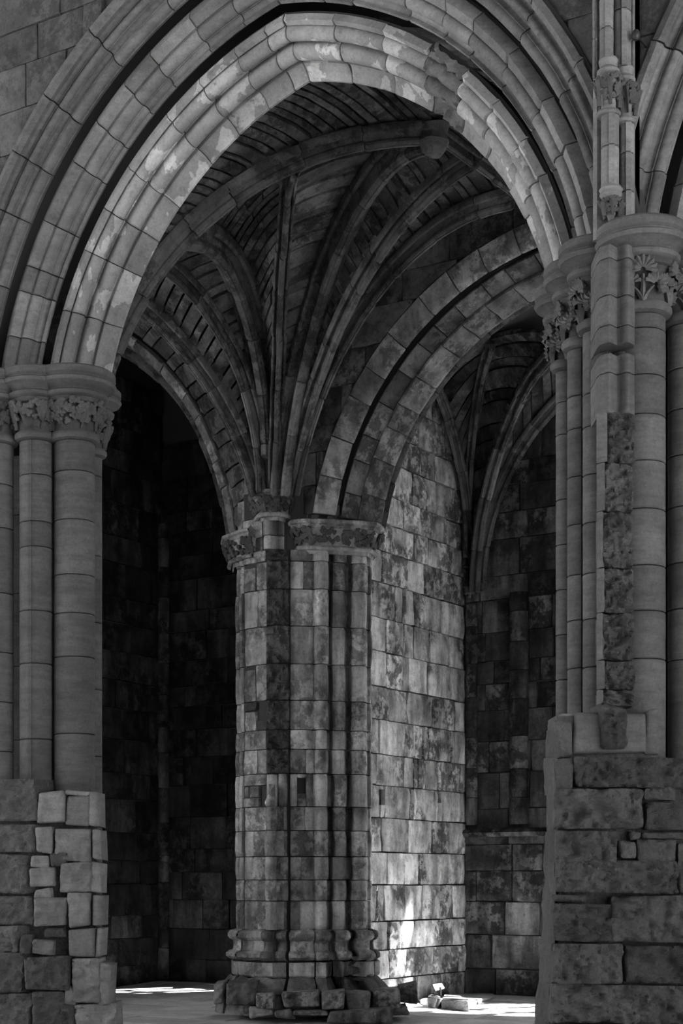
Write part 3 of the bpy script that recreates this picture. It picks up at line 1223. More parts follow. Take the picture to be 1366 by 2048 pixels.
def capital(parent, ax, rs, zt, habac=0.24, hfol=0.29, proj=0.17, seed=0, fol='knobs', nk=130, ks=0.026, mat='pier'):
    """lathe-turned capital: necking, bell, foliage, moulded abacus"""
    zb = zt - habac
    zf = zb - hfol
    ra = rs + proj
    obj('abacus', *lathe(ax, [(rs * 0.5, zt), (ra - 0.015, zt), (ra, zt - 0.015), (ra, zt - 0.06), (ra - 0.02, zt - 0.075), (ra - 0.02, zt - 0.085), (ra + 0.005, zt - 0.10),
                              (ra - 0.01, zt - 0.125), (ra - 0.06, zt - 0.14), (ra - 0.085, zt - 0.165), (ra - 0.08, zt - 0.18), (ra - 0.055, zt - 0.195), (ra - 0.06, zt - 0.22),
                              (ra - 0.09, zb), (rs * 0.6, zb - 0.002)], 40), mat, parent)
    rt = ra - 0.085
    obj('bell', *lathe(ax, [(rt, zb), (rt, zb - 0.035), (rt - 0.02, zb - 0.045), (rs + (rt - rs) * 0.25, zb - hfol * 0.40), (rs + 0.006, zb - hfol * 0.7), (rs + 0.004, zf + 0.02)], 32), 'fol', parent)
    obj('neck_ring', *lathe(ax, [(rs - 0.005, zf + 0.03), (rs + 0.025, zf + 0.03), (rs + 0.04, zf + 0.012), (rs + 0.042, zf - 0.01), (rs + 0.03, zf - 0.03), (rs, zf - 0.038), (rs - 0.01, zf - 0.04)], 32), mat, parent)
    if fol == 'knobs':
        foliage('foliage', ax, rs + 0.01, rt + 0.005, zf + 0.04, zb - 0.04, nk, ks, parent, seed)
    else:
        for k in range(5):
            a = 2 * math.pi * k / 5 + fol
            tref(parent, ax, rs, rt, zf, zb, a)
    return zf - 0.04


FAN = None
def fan_mesh():
    """fan leaf: nine pleats, unit size, lying in x-z, facing -y"""
    v, f = [], []
    n = 9
    a0, a1 = -1.9, 1.9
    for k in range(2 * n + 1):
        a = a0 + (a1 - a0) * k / (2 * n)
        ridge_ = k % 2
        rad = 1.0 + (0.1 if ridge_ else -0.05)
        for r_, d in ((0.18, 0.10), (0.6, 0.22), (rad, 0.10), (rad * 0.97, -0.1)):
            y = -(d + (0.16 * r_ if ridge_ and d > 0 else 0))
            v.append((r_ * math.sin(a), y, r_ * math.cos(a)))
    for k in range(2 * n):
        for j in range(3):
            f.append((k * 4 + j, k * 4 + j + 1, (k + 1) * 4 + j + 1, (k + 1) * 4 + j))
    me = bpy.data.meshes.new('fan_leaf')
    me.from_pydata(v, [], f)
    me.materials.append(M['pier'])
    me.update()
    return me


def tref(parent, ax, rs, rt, zf, zb, a):
    """three fan leaves on a forked stem"""
    global FAN
    FAN = FAN or fan_mesh()
    off = root_off(parent)
    hf = zb - zf
    for da, h, s, tilt in ((0, 0.70, 0.085, 0), (-0.42, 0.40, 0.075, -0.5), (0.42, 0.40, 0.075, 0.5)):
        aa = a + da
        r_ = rs + (rt - rs) * (0.2 + 0.5 * h) + 0.02
        o = bpy.data.objects.new('fan_leaf', FAN)
        COL.objects.link(o)
        o.parent = parent
        o.location = (ax[0] + r_ * math.cos(aa) - off.x, ax[1] + r_ * math.sin(aa) - off.y, zf + hf * h - off.z)
        o.scale = (s, s, s)
        o.rotation_euler = (Matrix.Rotation(aa + math.pi / 2, 4, 'Z') @ Matrix.Rotation(-tilt if False else tilt, 4, 'Y')).to_euler()
    mb = MB()
    for da, h in ((0, 0.62), (-0.34, 0.38), (0.34, 0.38)):
        rings = []
        for q in lin(0, 1, 5):
            aa = a + da * q ** 1.5
            r_ = rs + (rt - rs) * (0.2 + 0.45 * h * q) + 0.012
            P = Vector((ax[0] + r_ * math.cos(aa), ax[1] + r_ * math.sin(aa), zf + hf * (0.05 + (h - 0.05) * q)))
            n = Vector((math.cos(aa), math.sin(aa), 0))
            t = Vector((-n.y, n.x, 0))
            w = 0.02 - 0.008 * q
            rings.append([P - t * w, P + n * 0.02, P + t * w, P - n * 0.02])
        mb.add(*sweep(rings))
    mb.build('leaf_stem', 'pier', parent)


# ================================================================== LEFT FRONT PIER
def shaft(parent, ax, r, z0, z1, hr, seed, mat='pier', fil=0.0, fang=0.0, plan=None, name='shaft_drum', levels=None):
    r2 = random.Random(seed)
    lv = levels or rows_between(z0, z1, hr, seed)
    for a, b in zip(lv[:-1], lv[1:]):
        p = plan or circle(ax, r * 1.0, 26, fil, fang)
        drum(name, p, a, b, mat, parent, seed=r2.random() * 9, amp=0.002)


def lv_from_px(px, pys, Y, top, bot):
    z = sorted(on_Y(px, py, Y).z for py in pys)
    return [bot] + [q for q in z if bot + 0.05 < q < top - 0.05] + [top]


TOCAM = math.atan2(-DW, -UC + 2.5)
lp = thing('clustered_pier', (-2.7, 0.4, 0), 'left front pier of banded round shafts under a leafy capital', 'pier')
# core of the pier behind the shafts
mb = MB()
pc = [(-3.42, 0.12), (-2.62, 0.12), (-2.50, 0.30), (-2.40, 0.42), (-2.36, 0.75), (-2.4, 1.15), (-2.7, 1.5), (-3.3, 1.5), (-3.62, 1.15), (-3.66, 0.75), (-3.6, 0.42)]
mb.add(*sweep([[(x, y, z) for x, y in pc] for z in (0, ZAB - 0.02)]))
mb.build('pier_core', 'mortar', lp)
for X_, Y_, r_, sd in ((-3.73, 0.06, 0.134, 12), (-3.93, 0.25, 0.168, 13), (-3.88, 0.62, 0.085, 14), (-3.25, -0.06, 0.145, 15)):
    zt = capital(lp, (X_, Y_), r_, ZAB, proj=0.15, seed=sd, nk=70)
    for a, b in zip(rows_between(0.2, zt, (0.4, 0.6), sd)[:-1], rows_between(0.2, zt, (0.4, 0.6), sd)[1:]):
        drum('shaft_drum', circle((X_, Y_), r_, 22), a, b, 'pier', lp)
# hollows between the shafts
for (xa, ya, xb, yb, sd) in ((-2.72, 0.06, -2.38, 0.22, 1), (-2.42, 0.24, -2.2, 0.5, 2)):
    for a, b in zip(rows_between(0.3, 5.2, (0.5, 0.75), sd)[:-1], rows_between(0.3, 5.2, (0.5, 0.75), sd)[1:]):
        g = [[Vector((xa + (xb - xa) * s - 0.04 * math.sin(math.pi * s), ya + (yb - ya) * s + 0.04 * math.sin(math.pi * s), z)) for s in lin(0, 1, 7)] for z in (a + 0.003, b - 0.003)]
        grid_stone('hollow_stone', g, (0.5, -0.8, 0), 'pier', lp, depth=0.05, chamf=0.004, rough=0.003)
PA = on_Y(-8, 900, -0.05)
PB = on_Y(72, 900, 0.06)
PC = on_Y(149, 900, 0.25)
PD = on_Y(184, 900, 0.62)
lcaps = []
for (P, r_, pys, fil, prj, sd, nk) in ((PA, 0.145, (960, 1048, 1180, 1300, 1400, 1500), 0, 0.15, 1, 110), (PB, 0.134, (955, 1048, 1098, 1225, 1330, 1480), 0.006, 0.15, 2, 120),
                                       (PC, 0.168, (963, 1058, 1165, 1240, 1325, 1475), 0, 0.17, 3, 170), (PD, 0.085, (975, 1130, 1260, 1390, 1520), 0, 0.16, 4, 80)):
    zt = capital(lp, (P.x, P.y), r_, ZAB - (0.0 if P is not PD else 0.02), proj=prj, seed=sd, nk=nk)
    py_top = 0
    lv = lv_from_px(72, pys, P.y, zt, 0.2)
    shaft(lp, (P.x, P.y), r_, 0.2, zt, (0.4, 0.6), sd, fil=fil, fang=math.atan2(-0.9, 0.42), levels=lv)

# ================================================================== RIGHT FRONT PIER
rp = thing('clustered_pier', (3.0, 0.4, 0), 'right front pier of tall round shafts with a scarred front shaft', 'pier')
QE = on_Y(1133, 900, 0.72)
QF = on_Y(1164, 900, 0.36)
QF2 = on_Y(1196, 900, 0.08)
QG = on_Y(1230, 900, -0.22)
QH = on_Y(1284, 900, -0.02)
QI = on_Y(1374, 900, 0.30)
mb = MB()
pc = [(2.42, 0.95), (2.44, 0.62), (2.64, 0.42), (2.80, 0.14), (3.02, 0.14), (3.2, 0.42), (3.5, 0.62), (3.6, 1.0), (3.5, 1.5), (2.5, 1.5)]
mb.add(*sweep([[(x, y, z) for x, y in pc] for z in (0, ZAB - 0.02)]))
mb.build('pier_core', 'mortar', rp)
for X_, Y_, r_, sd in ((3.60, 0.42, 0.12, 22), (3.75, 0.75, 0.10, 23)):
    zt = capital(rp, (X_, Y_), r_, ZAB, proj=0.14, seed=sd, fol=0.3)
    for a, b in zip(rows_between(0.2, zt, (0.4, 0.6), sd)[:-1], rows_between(0.2, zt, (0.4, 0.6), sd)[1:]):
        drum('shaft_drum', circle((X_, Y_), r_, 22), a, b, 'pier', rp)
for (P, r_, pys, prj, sd, fol) in ((QE, 0.075, (690, 805, 870, 1000, 1090, 1180, 1270, 1360), 0.15, 1, 0.2), (QF, 0.10, (800, 865, 960, 1055, 1155, 1245, 1340), 0.16, 2, 0.1),
                                   (QF2, 0.10, (800, 865, 960, 1055, 1155, 1245, 1340), 0.16, 5, 0.4),
                                   (QH, 0.150, (668, 760, 838, 930, 1025, 1137, 1227, 1322), 0.15, 3, -1.15), (QI, 0.125, (670, 760, 840, 930, 1030, 1140, 1230, 1330), 0.14, 4, -1.2)):
    zt = capital(rp, (P.x, P.y), r_, ZAB, proj=prj, seed=sd, fol=fol)
    lv = lv_from_px(1290 if P in (QH, QI) else 1150, pys, P.y, zt, 0.2)
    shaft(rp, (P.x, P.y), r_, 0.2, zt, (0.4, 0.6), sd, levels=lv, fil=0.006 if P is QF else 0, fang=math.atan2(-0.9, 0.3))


# the trefoil-plan front shaft, smooth above, hacked away below
def wave_plan(P, half, d):
    out = []
    for s in lin(-1, 1, 25):
        h = d * (0.82 + 0.18 * math.cos(2 * math.pi * s * 1.0 + math.pi) * 1.0) if abs(s) < 0.98 else d * 0.2
        q = Vector((P.x, P.y)) + Vector((CT, ST)) * (s * half) + Vector((ST, -CT)) * (h - 0.02)
        out.append((q.x, q.y))
    for s in (1, -1):
        q = Vector((P.x, P.y)) + Vector((CT, ST)) * (s * half) + Vector((-ST, CT)) * 0.22
        out.append((q.x, q.y))
    return out


tG = (QG.y + DW) * CT - (QG.x + UC) * ST
halfG = 38 / F * tG
pl = wave_plan(QG, halfG, 0.15)
gz = lambda py: at_depth(1230, py, tG - 0.12).z
wav = lambda x, y: 0.0
for a, b in ((488, 516), (516, 590), (590, 650), (650, 686), (706, 745), (745, 826)):
    drum('shaft_drum', pl, gz(b), gz(a), 'pier', rp, amp=0.002, seed=a)
# the ragged notch
pln = [(x * 0.97 + QG.x * 0.03 - ST * 0.14, y * 0.97 + QG.y * 0.03 + CT * 0.14) for x, y in pl]
drum('notch_stone', pln, gz(706), gz(686), 'scar', rp, amp=0.02, seed=4)
# scar: rough blocks between a smooth strip and the big shaft
scar_lv = (826, 928, 1025, 1138, 1227, 1322, 1380, 1415)
for k, (a, b) in enumerate(zip(scar_lv[:-1], scar_lv[1:])):
    x0, x1 = 1204 + R.uniform(-3, 3), 1269 + R.uniform(-3, 3)
    if k == 0:
        x0 = 1212
    dp = tG - 0.07
    P0 = at_depth(x0, b, dp)
    w = (x1 - x0) / F * dp
    h = (b - a) / F * dp
    flat_stone('broken_stone', P0, CAMR, UP, 0, w, 0, h, -CAMD, 'scar', rp, 20, 28, 0.004, depth=0.25, rough=0.07, freq=13, seed=k * 7.1, chamf=0.012)
    P0 = at_depth(1192, b, dp)
    g = []
    for z in lin(P0.z + 0.003, P0.z + h - 0.003, 3):
        g.append([Vector((P0.x, P0.y, 0)) + CAMR * ((x0 - 1192) / F * dp * s) - CAMD * (0.05 * math.sin(s * 1.6)) + UP * z for s in lin(0, 1, 6)])
    grid_stone('shaft_strip', g, -CAMD, 'pier', rp, depth=0.2, chamf=0.004, rough=0.003)

# ================================================================== WALL SHAFT ABOVE THE RIGHT PIER
vsx = thing('vaulting_shaft', (QG.x, QG.y, 5.8), 'slim double wall shaft with leafy capital and corbel at upper right', 'wall shaft')
tV = tG + 0.02
def vz(py):
    return at_depth(1230, py, tV).z


def vp(px, t=0.0):
    p = at_depth(px, 0, tV + t)
    return (p.x, p.y)


def vr(w):
    return w / F * tV


obj('backing_pilaster', *sweep([[tuple(vp(x, t)) + (z,) for x, t in ((1186, 0.35), (1186, 0.10), (1194, 0.06), (1262, 0.06), (1270, 0.10), (1270, 0.35))] for z in (vz(470), vz(-60))]), 'arch', vsx)
for nm, cx, w, pa, pb, cuts, t in (('upper_shaft', 1213, 14, 125, -60, (60, 0), 0.0), ('upper_shaft', 1245, 18, 135, -60, (20,), 0.03), ('lower_shaft', 1220, 18, 378, 232, (296,), 0.0),
                                   ('lower_shaft', 1254, 15, 470, 240, (303, 380), 0.05), ('side_fillet', 1189, 4, 150, -60, (70,), 0.05), ('side_fillet', 1266, 3, 150, -60, (70,), 0.06)):
    zz = sorted([vz(pa), vz(pb)] + [vz(c) for c in cuts])
    c = vp(cx, t)
    r_ = vr(w)
    plan = circle(c, r_, 24, 0.018 if w > 10 else 0, math.atan2(-CT, ST))
    for a, b in zip(zz[:-1], zz[1:]):
        drum(nm, plan, a, b, 'arch', vsx, amp=0.002)
for cx, w, py, t, sd in ((1217, 20, 118, 0.0, 1), (1250, 18, 128, 0.04, 2)):
    c = vp(cx, t)
    r_ = vr(w)
    z = vz(py)
    s = vr(1)
    obj('moulded_ring', *lathe(c, [(r_ * 0.5, z), (r_ - 3 * s, z), (r_, z - 5 * s), (r_ - 2 * s, z - 14 * s), (r_ - 4 * s, z - 18 * s), (r_ + 3 * s, z - 26 * s), (r_ + 3 * s, z - 32 * s), (r_ - 3 * s, z - 38 * s), (r_ - 6 * s, z - 44 * s), (r_ * 0.5, z - 45 * s)], 24), 'arch', vsx)
    obj('bell', *lathe(c, [(r_ + 2 * s, z - 40 * s), (r_, z - 60 * s), (r_ * 0.75, z - 85 * s), (r_ * 0.7, z - 112 * s)], 20), 'arch', vsx)
    foliage('foliage', c, r_ * 0.78, r_ + 8 * s, z - 100 * s, z - 42 * s, 120, 0.015, vsx, sd, 5)
    obj('neck_ring', *lathe(c, [(r_ * 0.6, z - 106 * s), (r_ + 3 * s, z - 107 * s), (r_ + 5 * s, z - 111 * s), (r_ + 3 * s, z - 116 * s), (r_ * 0.6, z - 118 * s)], 20), 'arch', vsx)
c = vp(1222, -0.01)
s = vr(1)
z = vz(374)
r_ = vr(20)
obj('corbel_ring', *lathe(c, [(r_ * 0.5, z), (r_, z - 2 * s), (r_ + 4 * s, z - 8 * s), (r_ + 1 * s, z - 12 * s), (r_ + 3 * s, z - 18 * s), (r_ - 2 * s, z - 24 * s), (r_ - 5 * s, z - 32 * s), (r_ * 0.4, z - 33 * s)], 24), 'arch', vsx)
obj('corbel_bell', *lathe(c, [(r_ - 4 * s, z - 30 * s), (r_ - 6 * s, z - 44 * s), (r_ * 0.35, z - 62 * s), (r_ * 0.2, z - 76 * s), (0.0, z - 78 * s)], 20), 'arch', vsx)
foliage('foliage', c, r_ * 0.5, r_ + 1 * s, z - 62 * s, z - 32 * s, 90, 0.014, vsx, 9, 5)

lampt = thing('wall_light', on_Y(1276, 72, -0.12), 'small black round fitting fixed to the wall beside the slim double shaft', 'light fitting')
P = at_depth(1272, 70, tV - 0.05)
obj('housing', *lathe((P.x, P.y), [(0.0, P.z + 0.032), (0.018, P.z + 0.028), (0.028, P.z + 0.01), (0.028, P.z - 0.012), (0.02, P.z - 0.028), (0.012, P.z - 0.034), (0.0, P.z - 0.03)], 16), 'metal', lampt)
v, f = box_geo(P.x - 0.006, P.x + 0.006, P.y, P.y + 0.3, P.z - 0.006, P.z + 0.006)
obj('bracket', v, f, 'metal', lampt, False)


# ================================================================== RUBBLE STUBS OF THE SCREEN WALL
def px_stone(parent, name, x0, y0, x1, y1, t, mat, rough, freq=9, nx=None, ny=None, depth=0.35, dt=0.0, chamf=0.012, jit=7, seed=None):
    """block facing the camera; image rectangle at depth t (dt = depth change from left to right edge)"""
    w = (x1 - x0) / F * t
    h = (y1 - y0) / F * t
    nx = nx or max(4, min(70, int(w / 0.014)))
    ny = ny or max(4, min(34, int(h / 0.014)))
    js = [R.uniform(-jit, jit) for _ in range(8)]
    g = []
    for b in lin(0, 1, ny):
        row = []
        for a in lin(0, 1, nx):
            jx = js[0] * (1 - a) * (1 - b) + js[1] * a * (1 - b) + js[2] * a * b + js[3] * (1 - a) * b
            jy = js[4] * (1 - a) * (1 - b) + js[5] * a * (1 - b) + js[6] * a * b + js[7] * (1 - a) * b
            row.append(at_depth(x0 + (x1 - x0) * a + jx * 0.5, y1 + (y0 - y1) * b + jy * 0.5, t + dt * a))
        g.append(row)
    hint = -CAMD if abs(dt) < 0.02 else (-CAMD + CAMR * (dt / max(0.05, w)) * (1 if True else 0))
    return grid_stone(name, g, hint, mat, parent, depth=depth, chamf=chamf, rough=rough, freq=freq, seed=(R.random() * 60 if seed is None else seed), proud=R.uniform(-0.01, 0.012), ang=60)


def stub_core(parent, pts, z0, z1):
    """solid rubble core: pts = (px, depth) plan outline"""
    rings = []
    for z in (z0, z1):
        ring = []
        for px, t in pts:
            p = at_depth(px, 0, t)
            ring.append((p.x, p.y, z))
        rings.append(ring)
    obj('rubble_core', *sweep(rings), 'scar', parent, False)


rs_ = thing('masonry_stub', at_depth(1240, 2060, 10.3), 'rough rock-faced masonry stump at the foot of the right front pier', 'masonry')
TR = 10.02
stub_core(rs_, [(1116, TR + 0.10), (1420, TR + 0.10), (1420, TR + 0.8), (1098, TR + 0.8), (1100, TR + 0.3)], 0, at_depth(0, 1525, TR).z)
S_ = px_stone
for (x0, y0, x1, y1, mt, rg) in (
        (1149, 1517, 1400, 1576, 'rough', 0.032), (1112, 1517, 1147, 1580, 'rough', 0.008),
        (1110, 1580, 1286, 1660, 'rough', 0.034), (1290, 1576, 1352, 1602, 'rough', 0.016), (1292, 1605, 1400, 1660, 'rough', 0.02),
        (1108, 1664, 1232, 1726, 'rough', 0.034), (1240, 1683, 1274, 1714, 'rough', 0.014), (1276, 1680, 1352, 1720, 'rough', 0.02), (1262, 1665, 1284, 1680, 'rough', 0.01), (1286, 1664, 1400, 1678, 'rough', 0.01),
        (1108, 1722, 1356, 1786, 'rough', 0.034), (1358, 1684, 1400, 1786, 'rough', 0.02),
        (1106, 1792, 1172, 1806, 'rough', 0.012), (1106, 1807, 1222, 1884, 'rough', 0.032), (1226, 1792, 1400, 1884, 'rough', 0.032),
        (1104, 1890, 1243, 1966, 'rough', 0.036), (1252, 1890, 1400, 1966, 'rough', 0.028),
        (1098, 1970, 1400, 2046, 'rough', 0.036), (1094, 2050, 1400, 2110, 'rough', 0.03)):
    S_(rs_, 'rough_block', x0, y0, x1, y1, TR, mt, rg * 2.6, 10, chamf=0.01)
# left returning faces of the stump
for (xa, xb, xc, xd, y0, y1) in ((1089, 1112, 1089, 1112, 1462, 1515), (1087, 1110, 1087, 1110, 1517, 1590), (1091, 1110, 1094, 1110, 1592, 1662), (1086, 1108, 1088, 1108, 1664, 1724),
                                 (1084, 1107, 1086, 1107, 1726, 1798), (1080, 1105, 1082, 1105, 1800, 1886), (1074, 1103, 1078, 1103, 1888, 1966), (1066, 1098, 1072, 1098, 1968, 2046), (1060, 1096, 1066, 1096, 2048, 2110)):
    g = []
    for b in lin(0, 1, 10):
        g.append([at_depth((xa + (xc - xa) * b) * (1 - a) + xb * a, y1 + (y0 - y1) * b + (-1 if b == 1 else 1 if b == 0 else 0), TR + 0.02 + 0.28 * (1 - a)) for a in lin(0, 1, 8)])
    grid_stone('quoin_block', g, -CAMR * 0.9 - CAMD * 0.4, 'rough', rs_, depth=0.015, chamf=0.006, rough=0.014, freq=9, seed=y0 * 0.13, ang=60)
# smooth top stones with the torn scar
S_(rs_, 'capping_stone', 1148, 1424, 1292, 1506, TR + 0.06, 'pier', 0.005, 5)
S_(rs_, 'broken_stone', 1204, 1412, 1256, 1500, TR + 0.02, 'scar', 0.07, 13, chamf=0.03, jit=16)
S_(rs_, 'capping_stone', 1292, 1416, 1316, 1510, TR + 0.09, 'pier', 0.004, 5)
S_(rs_, 'capping_stone', 1112, 1440, 1147, 1514, TR + 0.04, 'rough', 0.012, 8)
S_(rs_, 'rubble_stone', 1118, 1424, 1168, 1440, TR + 0.12, 'arch', 0.02, 14)
stub_core(rs_, [(1096, TR + 0.40), (1112, TR + 0.10), (1312, TR + 0.12), (1312, TR + 0.6), (1100, TR + 0.6)], at_depth(0, 1525, TR).z, at_depth(0, 1428, TR).z)
stub_core(rs_, [(1312, TR + 0.12), (1420, TR + 0.12), (1420, TR + 0.6), (1312, TR + 0.6)], at_depth(0, 1560, TR).z, at_depth(0, 1520, TR).z)

ls_ = thing('masonry_stub', at_depth(100, 2080, 13.3), 'broken squared masonry stump at the foot of the left front pier', 'masonry')
TL = 13.15
stub_core(ls_, [(-60, TL + 0.40), (60, TL + 0.14), (190, TL + 0.10), (194, TL + 0.6), (-60, TL + 0.7)], 0, at_depth(0, 1590, TL).z)
for (x0, y0, x1, y1, mt, rg) in (
        (76, 1583, 128, 1645, 'arch', 0.014), (131, 1592, 178, 1651, 'arch', 0.005), (130, 1580, 178, 1590, 'arch', 0.006), (180, 1581, 200, 1653, 'arch', 0.003),
        (73, 1655, 105, 1705, 'arch', 0.014), (111, 1655, 182, 1721, 'arch', 0.018), (184, 1656, 201, 1721, 'arch', 0.003),
        (62, 1710, 99, 1733, 'arch', 0.01), (101, 1707, 134, 1730, 'rough', 0.012), (58, 1736, 110, 1773, 'arch', 0.012), (119, 1724, 181, 1785, 'arch', 0.02), (182, 1724, 201, 1785, 'arch', 0.003),
        (68, 1777, 102, 1796, 'arch', 0.01), (70, 1797, 132, 1850, 'arch', 0.018), (136, 1788, 181, 1853, 'arch', 0.018), (182, 1788, 202, 1853, 'arch', 0.004),
        (139, 1857, 190, 1916, 'arch', 0.008), (191, 1857, 202, 1916, 'arch', 0.004), (90, 1860, 130, 1872, 'rough', 0.012), (66, 1880, 104, 1908, 'arch', 0.025), (40, 1872, 64, 1905, 'rough', 0.02),
        (48, 1914, 140, 1978, 'rough', 0.028), (144, 1920, 200, 2005, 'arch', 0.026), (201, 1926, 222, 2008, 'arch', 0.02),
        (66, 1982, 128, 2060, 'rough', 0.02), (130, 1975, 148, 2010, 'arch', 0.02), (150, 2008, 234, 2062, 'arch', 0.03), (120, 2012, 148, 2062, 'rough', 0.03), (110, 1600, 111, 1601, 'rough', 0.0)):
    if x1 - x0 < 3:
        continue
    S_(ls_, 'squared_block', x0, y0, x1, y1, TL - (0.06 if y0 > 1905 else 0), mt, rg * (1.7 if rg > 0.006 else 1), 11)
for (x0, y0, x1, y1) in ((-40, 1556, 72, 1643), (-40, 1648, 70, 1706), (-40, 1710, 52, 1786), (-40, 1794, 68, 1850), (-40, 1853, 36, 1905), (-40, 1908, 44, 1985), (-40, 1988, 62, 2062)):
    S_(ls_, 'rough_block', x0, y0, x1, y1, TL + 0.25, 'rough', 0.045, 10, dt=-0.22, depth=0.3)

# ================================================================== CENTRAL PIER
TP = 19.0
PX0 = 605.0
def pl_(lx, ly, py=None, z=None):
    """local pier plan (right, depth) -> world"""
    base = at_depth(PX0, HZ, TP)
    P = Vector((base.x, base.y, 0)) + CAMR * lx + CAMD * ly
    P.z = z if z is not None else 0
    return P


def pz(py, t=TP):
    return EYE + (HZ - py) / F * t


cp = thing('clustered_pier', pl_(0, 0.75, z=0), 'weathered free-standing pier in the middle carrying the vault ribs', 'pier')
# solid core
core_pl = [(-0.74, 0.7), (-0.70, 0.36), (-0.42, 0.09), (0.1, 0.11), (0.3, 0.30), (0.52, 0.42), (0.74, 0.52), (0.78, 1.1), (0.4, 1.6), (-0.5, 1.5)]
obj('pier_core', *sweep([[tuple(pl_(a, b, z=z)) for a, b in core_pl] for z in (0, 6.2)]), 'mortar', cp)


def arcp(cx, cy, r, a0, a1, n):
    return [(cx + r * math.cos(math.radians(a)), cy + r * math.sin(math.radians(a))) for a in lin(a0, a1, n)]


SEG = {
    'edge_shaft': [(-0.80, 0.80)] + arcp(-0.765, 0.56, 0.052, 170, 320, 7) + [(-0.735, 0.44)] + arcp(-0.725, 0.39, 0.035, 200, 330, 5),
    'face_left': [(-0.70, 0.34), (-0.69, 0.27), (-0.60, 0.19), (-0.52, 0.12), (-0.425, 0.05)],
    'scar': [(-0.42, 0.0), (-0.35, -0.03), (-0.28, -0.04), (-0.21, -0.03), (-0.15, 0.0)],
    'face_right': [(-0.145, 0.02), (-0.08, 0.015), (0.0, 0.02), (0.07, 0.03), (0.13, 0.05)],
    'roll_a': [(0.135, 0.06)] + arcp(0.215, 0.10, 0.085, 205, 375, 9) + [(0.31, 0.26)],
    'roll_b': [(0.325, 0.27), (0.345, 0.20)] + arcp(0.425, 0.19, 0.082, 195, 370, 9) + [(0.525, 0.36)],
    'roll_c': [(0.535, 0.38), (0.56, 0.30)] + arcp(0.66, 0.28, 0.10, 195, 365, 9) + [(0.765, 0.38)],
    'edge_fillet': [(0.765, 0.38), (0.80, 0.37), (0.815, 0.42), (0.81, 0.8)],
}
PYL = [1098, 1121, 1177, 1251, 1327, 1400, 1459, 1498, 1547, 1613, 1661, 1713, 1760, 1802, 1860]


def pier_stone(name, seg, y0, y1, mat, rough, freq=7, sub=None, nzv=5, off=0.0, chamf=0.009, seed=0):
    pts = seg
    if sub:
        n = len(pts) - 1
        f0, f1 = sub
        def ev(f):
            f *= n
            i = min(int(f), n - 1)
            t = f - i
            return (pts[i][0] + (pts[i + 1][0] - pts[i][0]) * t, pts[i][1] + (pts[i + 1][1] - pts[i][1]) * t)
        pts = [ev(f) for f in lin(f0, f1, 5)]
    g = []
    for z in lin(pz(y1) + 0.005, pz(y0) - 0.005, nzv):
        g.append([pl_(a, b - off, z=z) for a, b in pts])
    # tiny vertical joints
    for row in g:
        row[0] = row[0].lerp(row[1], 0.03)
        row[-1] = row[-1].lerp(row[-2], 0.03)
    mid = pts[len(pts) // 2]
    return grid_stone(name, g, pl_(mid[0], mid[1]) - pl_(0, 0.6), mat, cp, depth=0.09, chamf=chamf, rough=rough, freq=freq, seed=seed, proud=R.uniform(-0.012, 0.008))


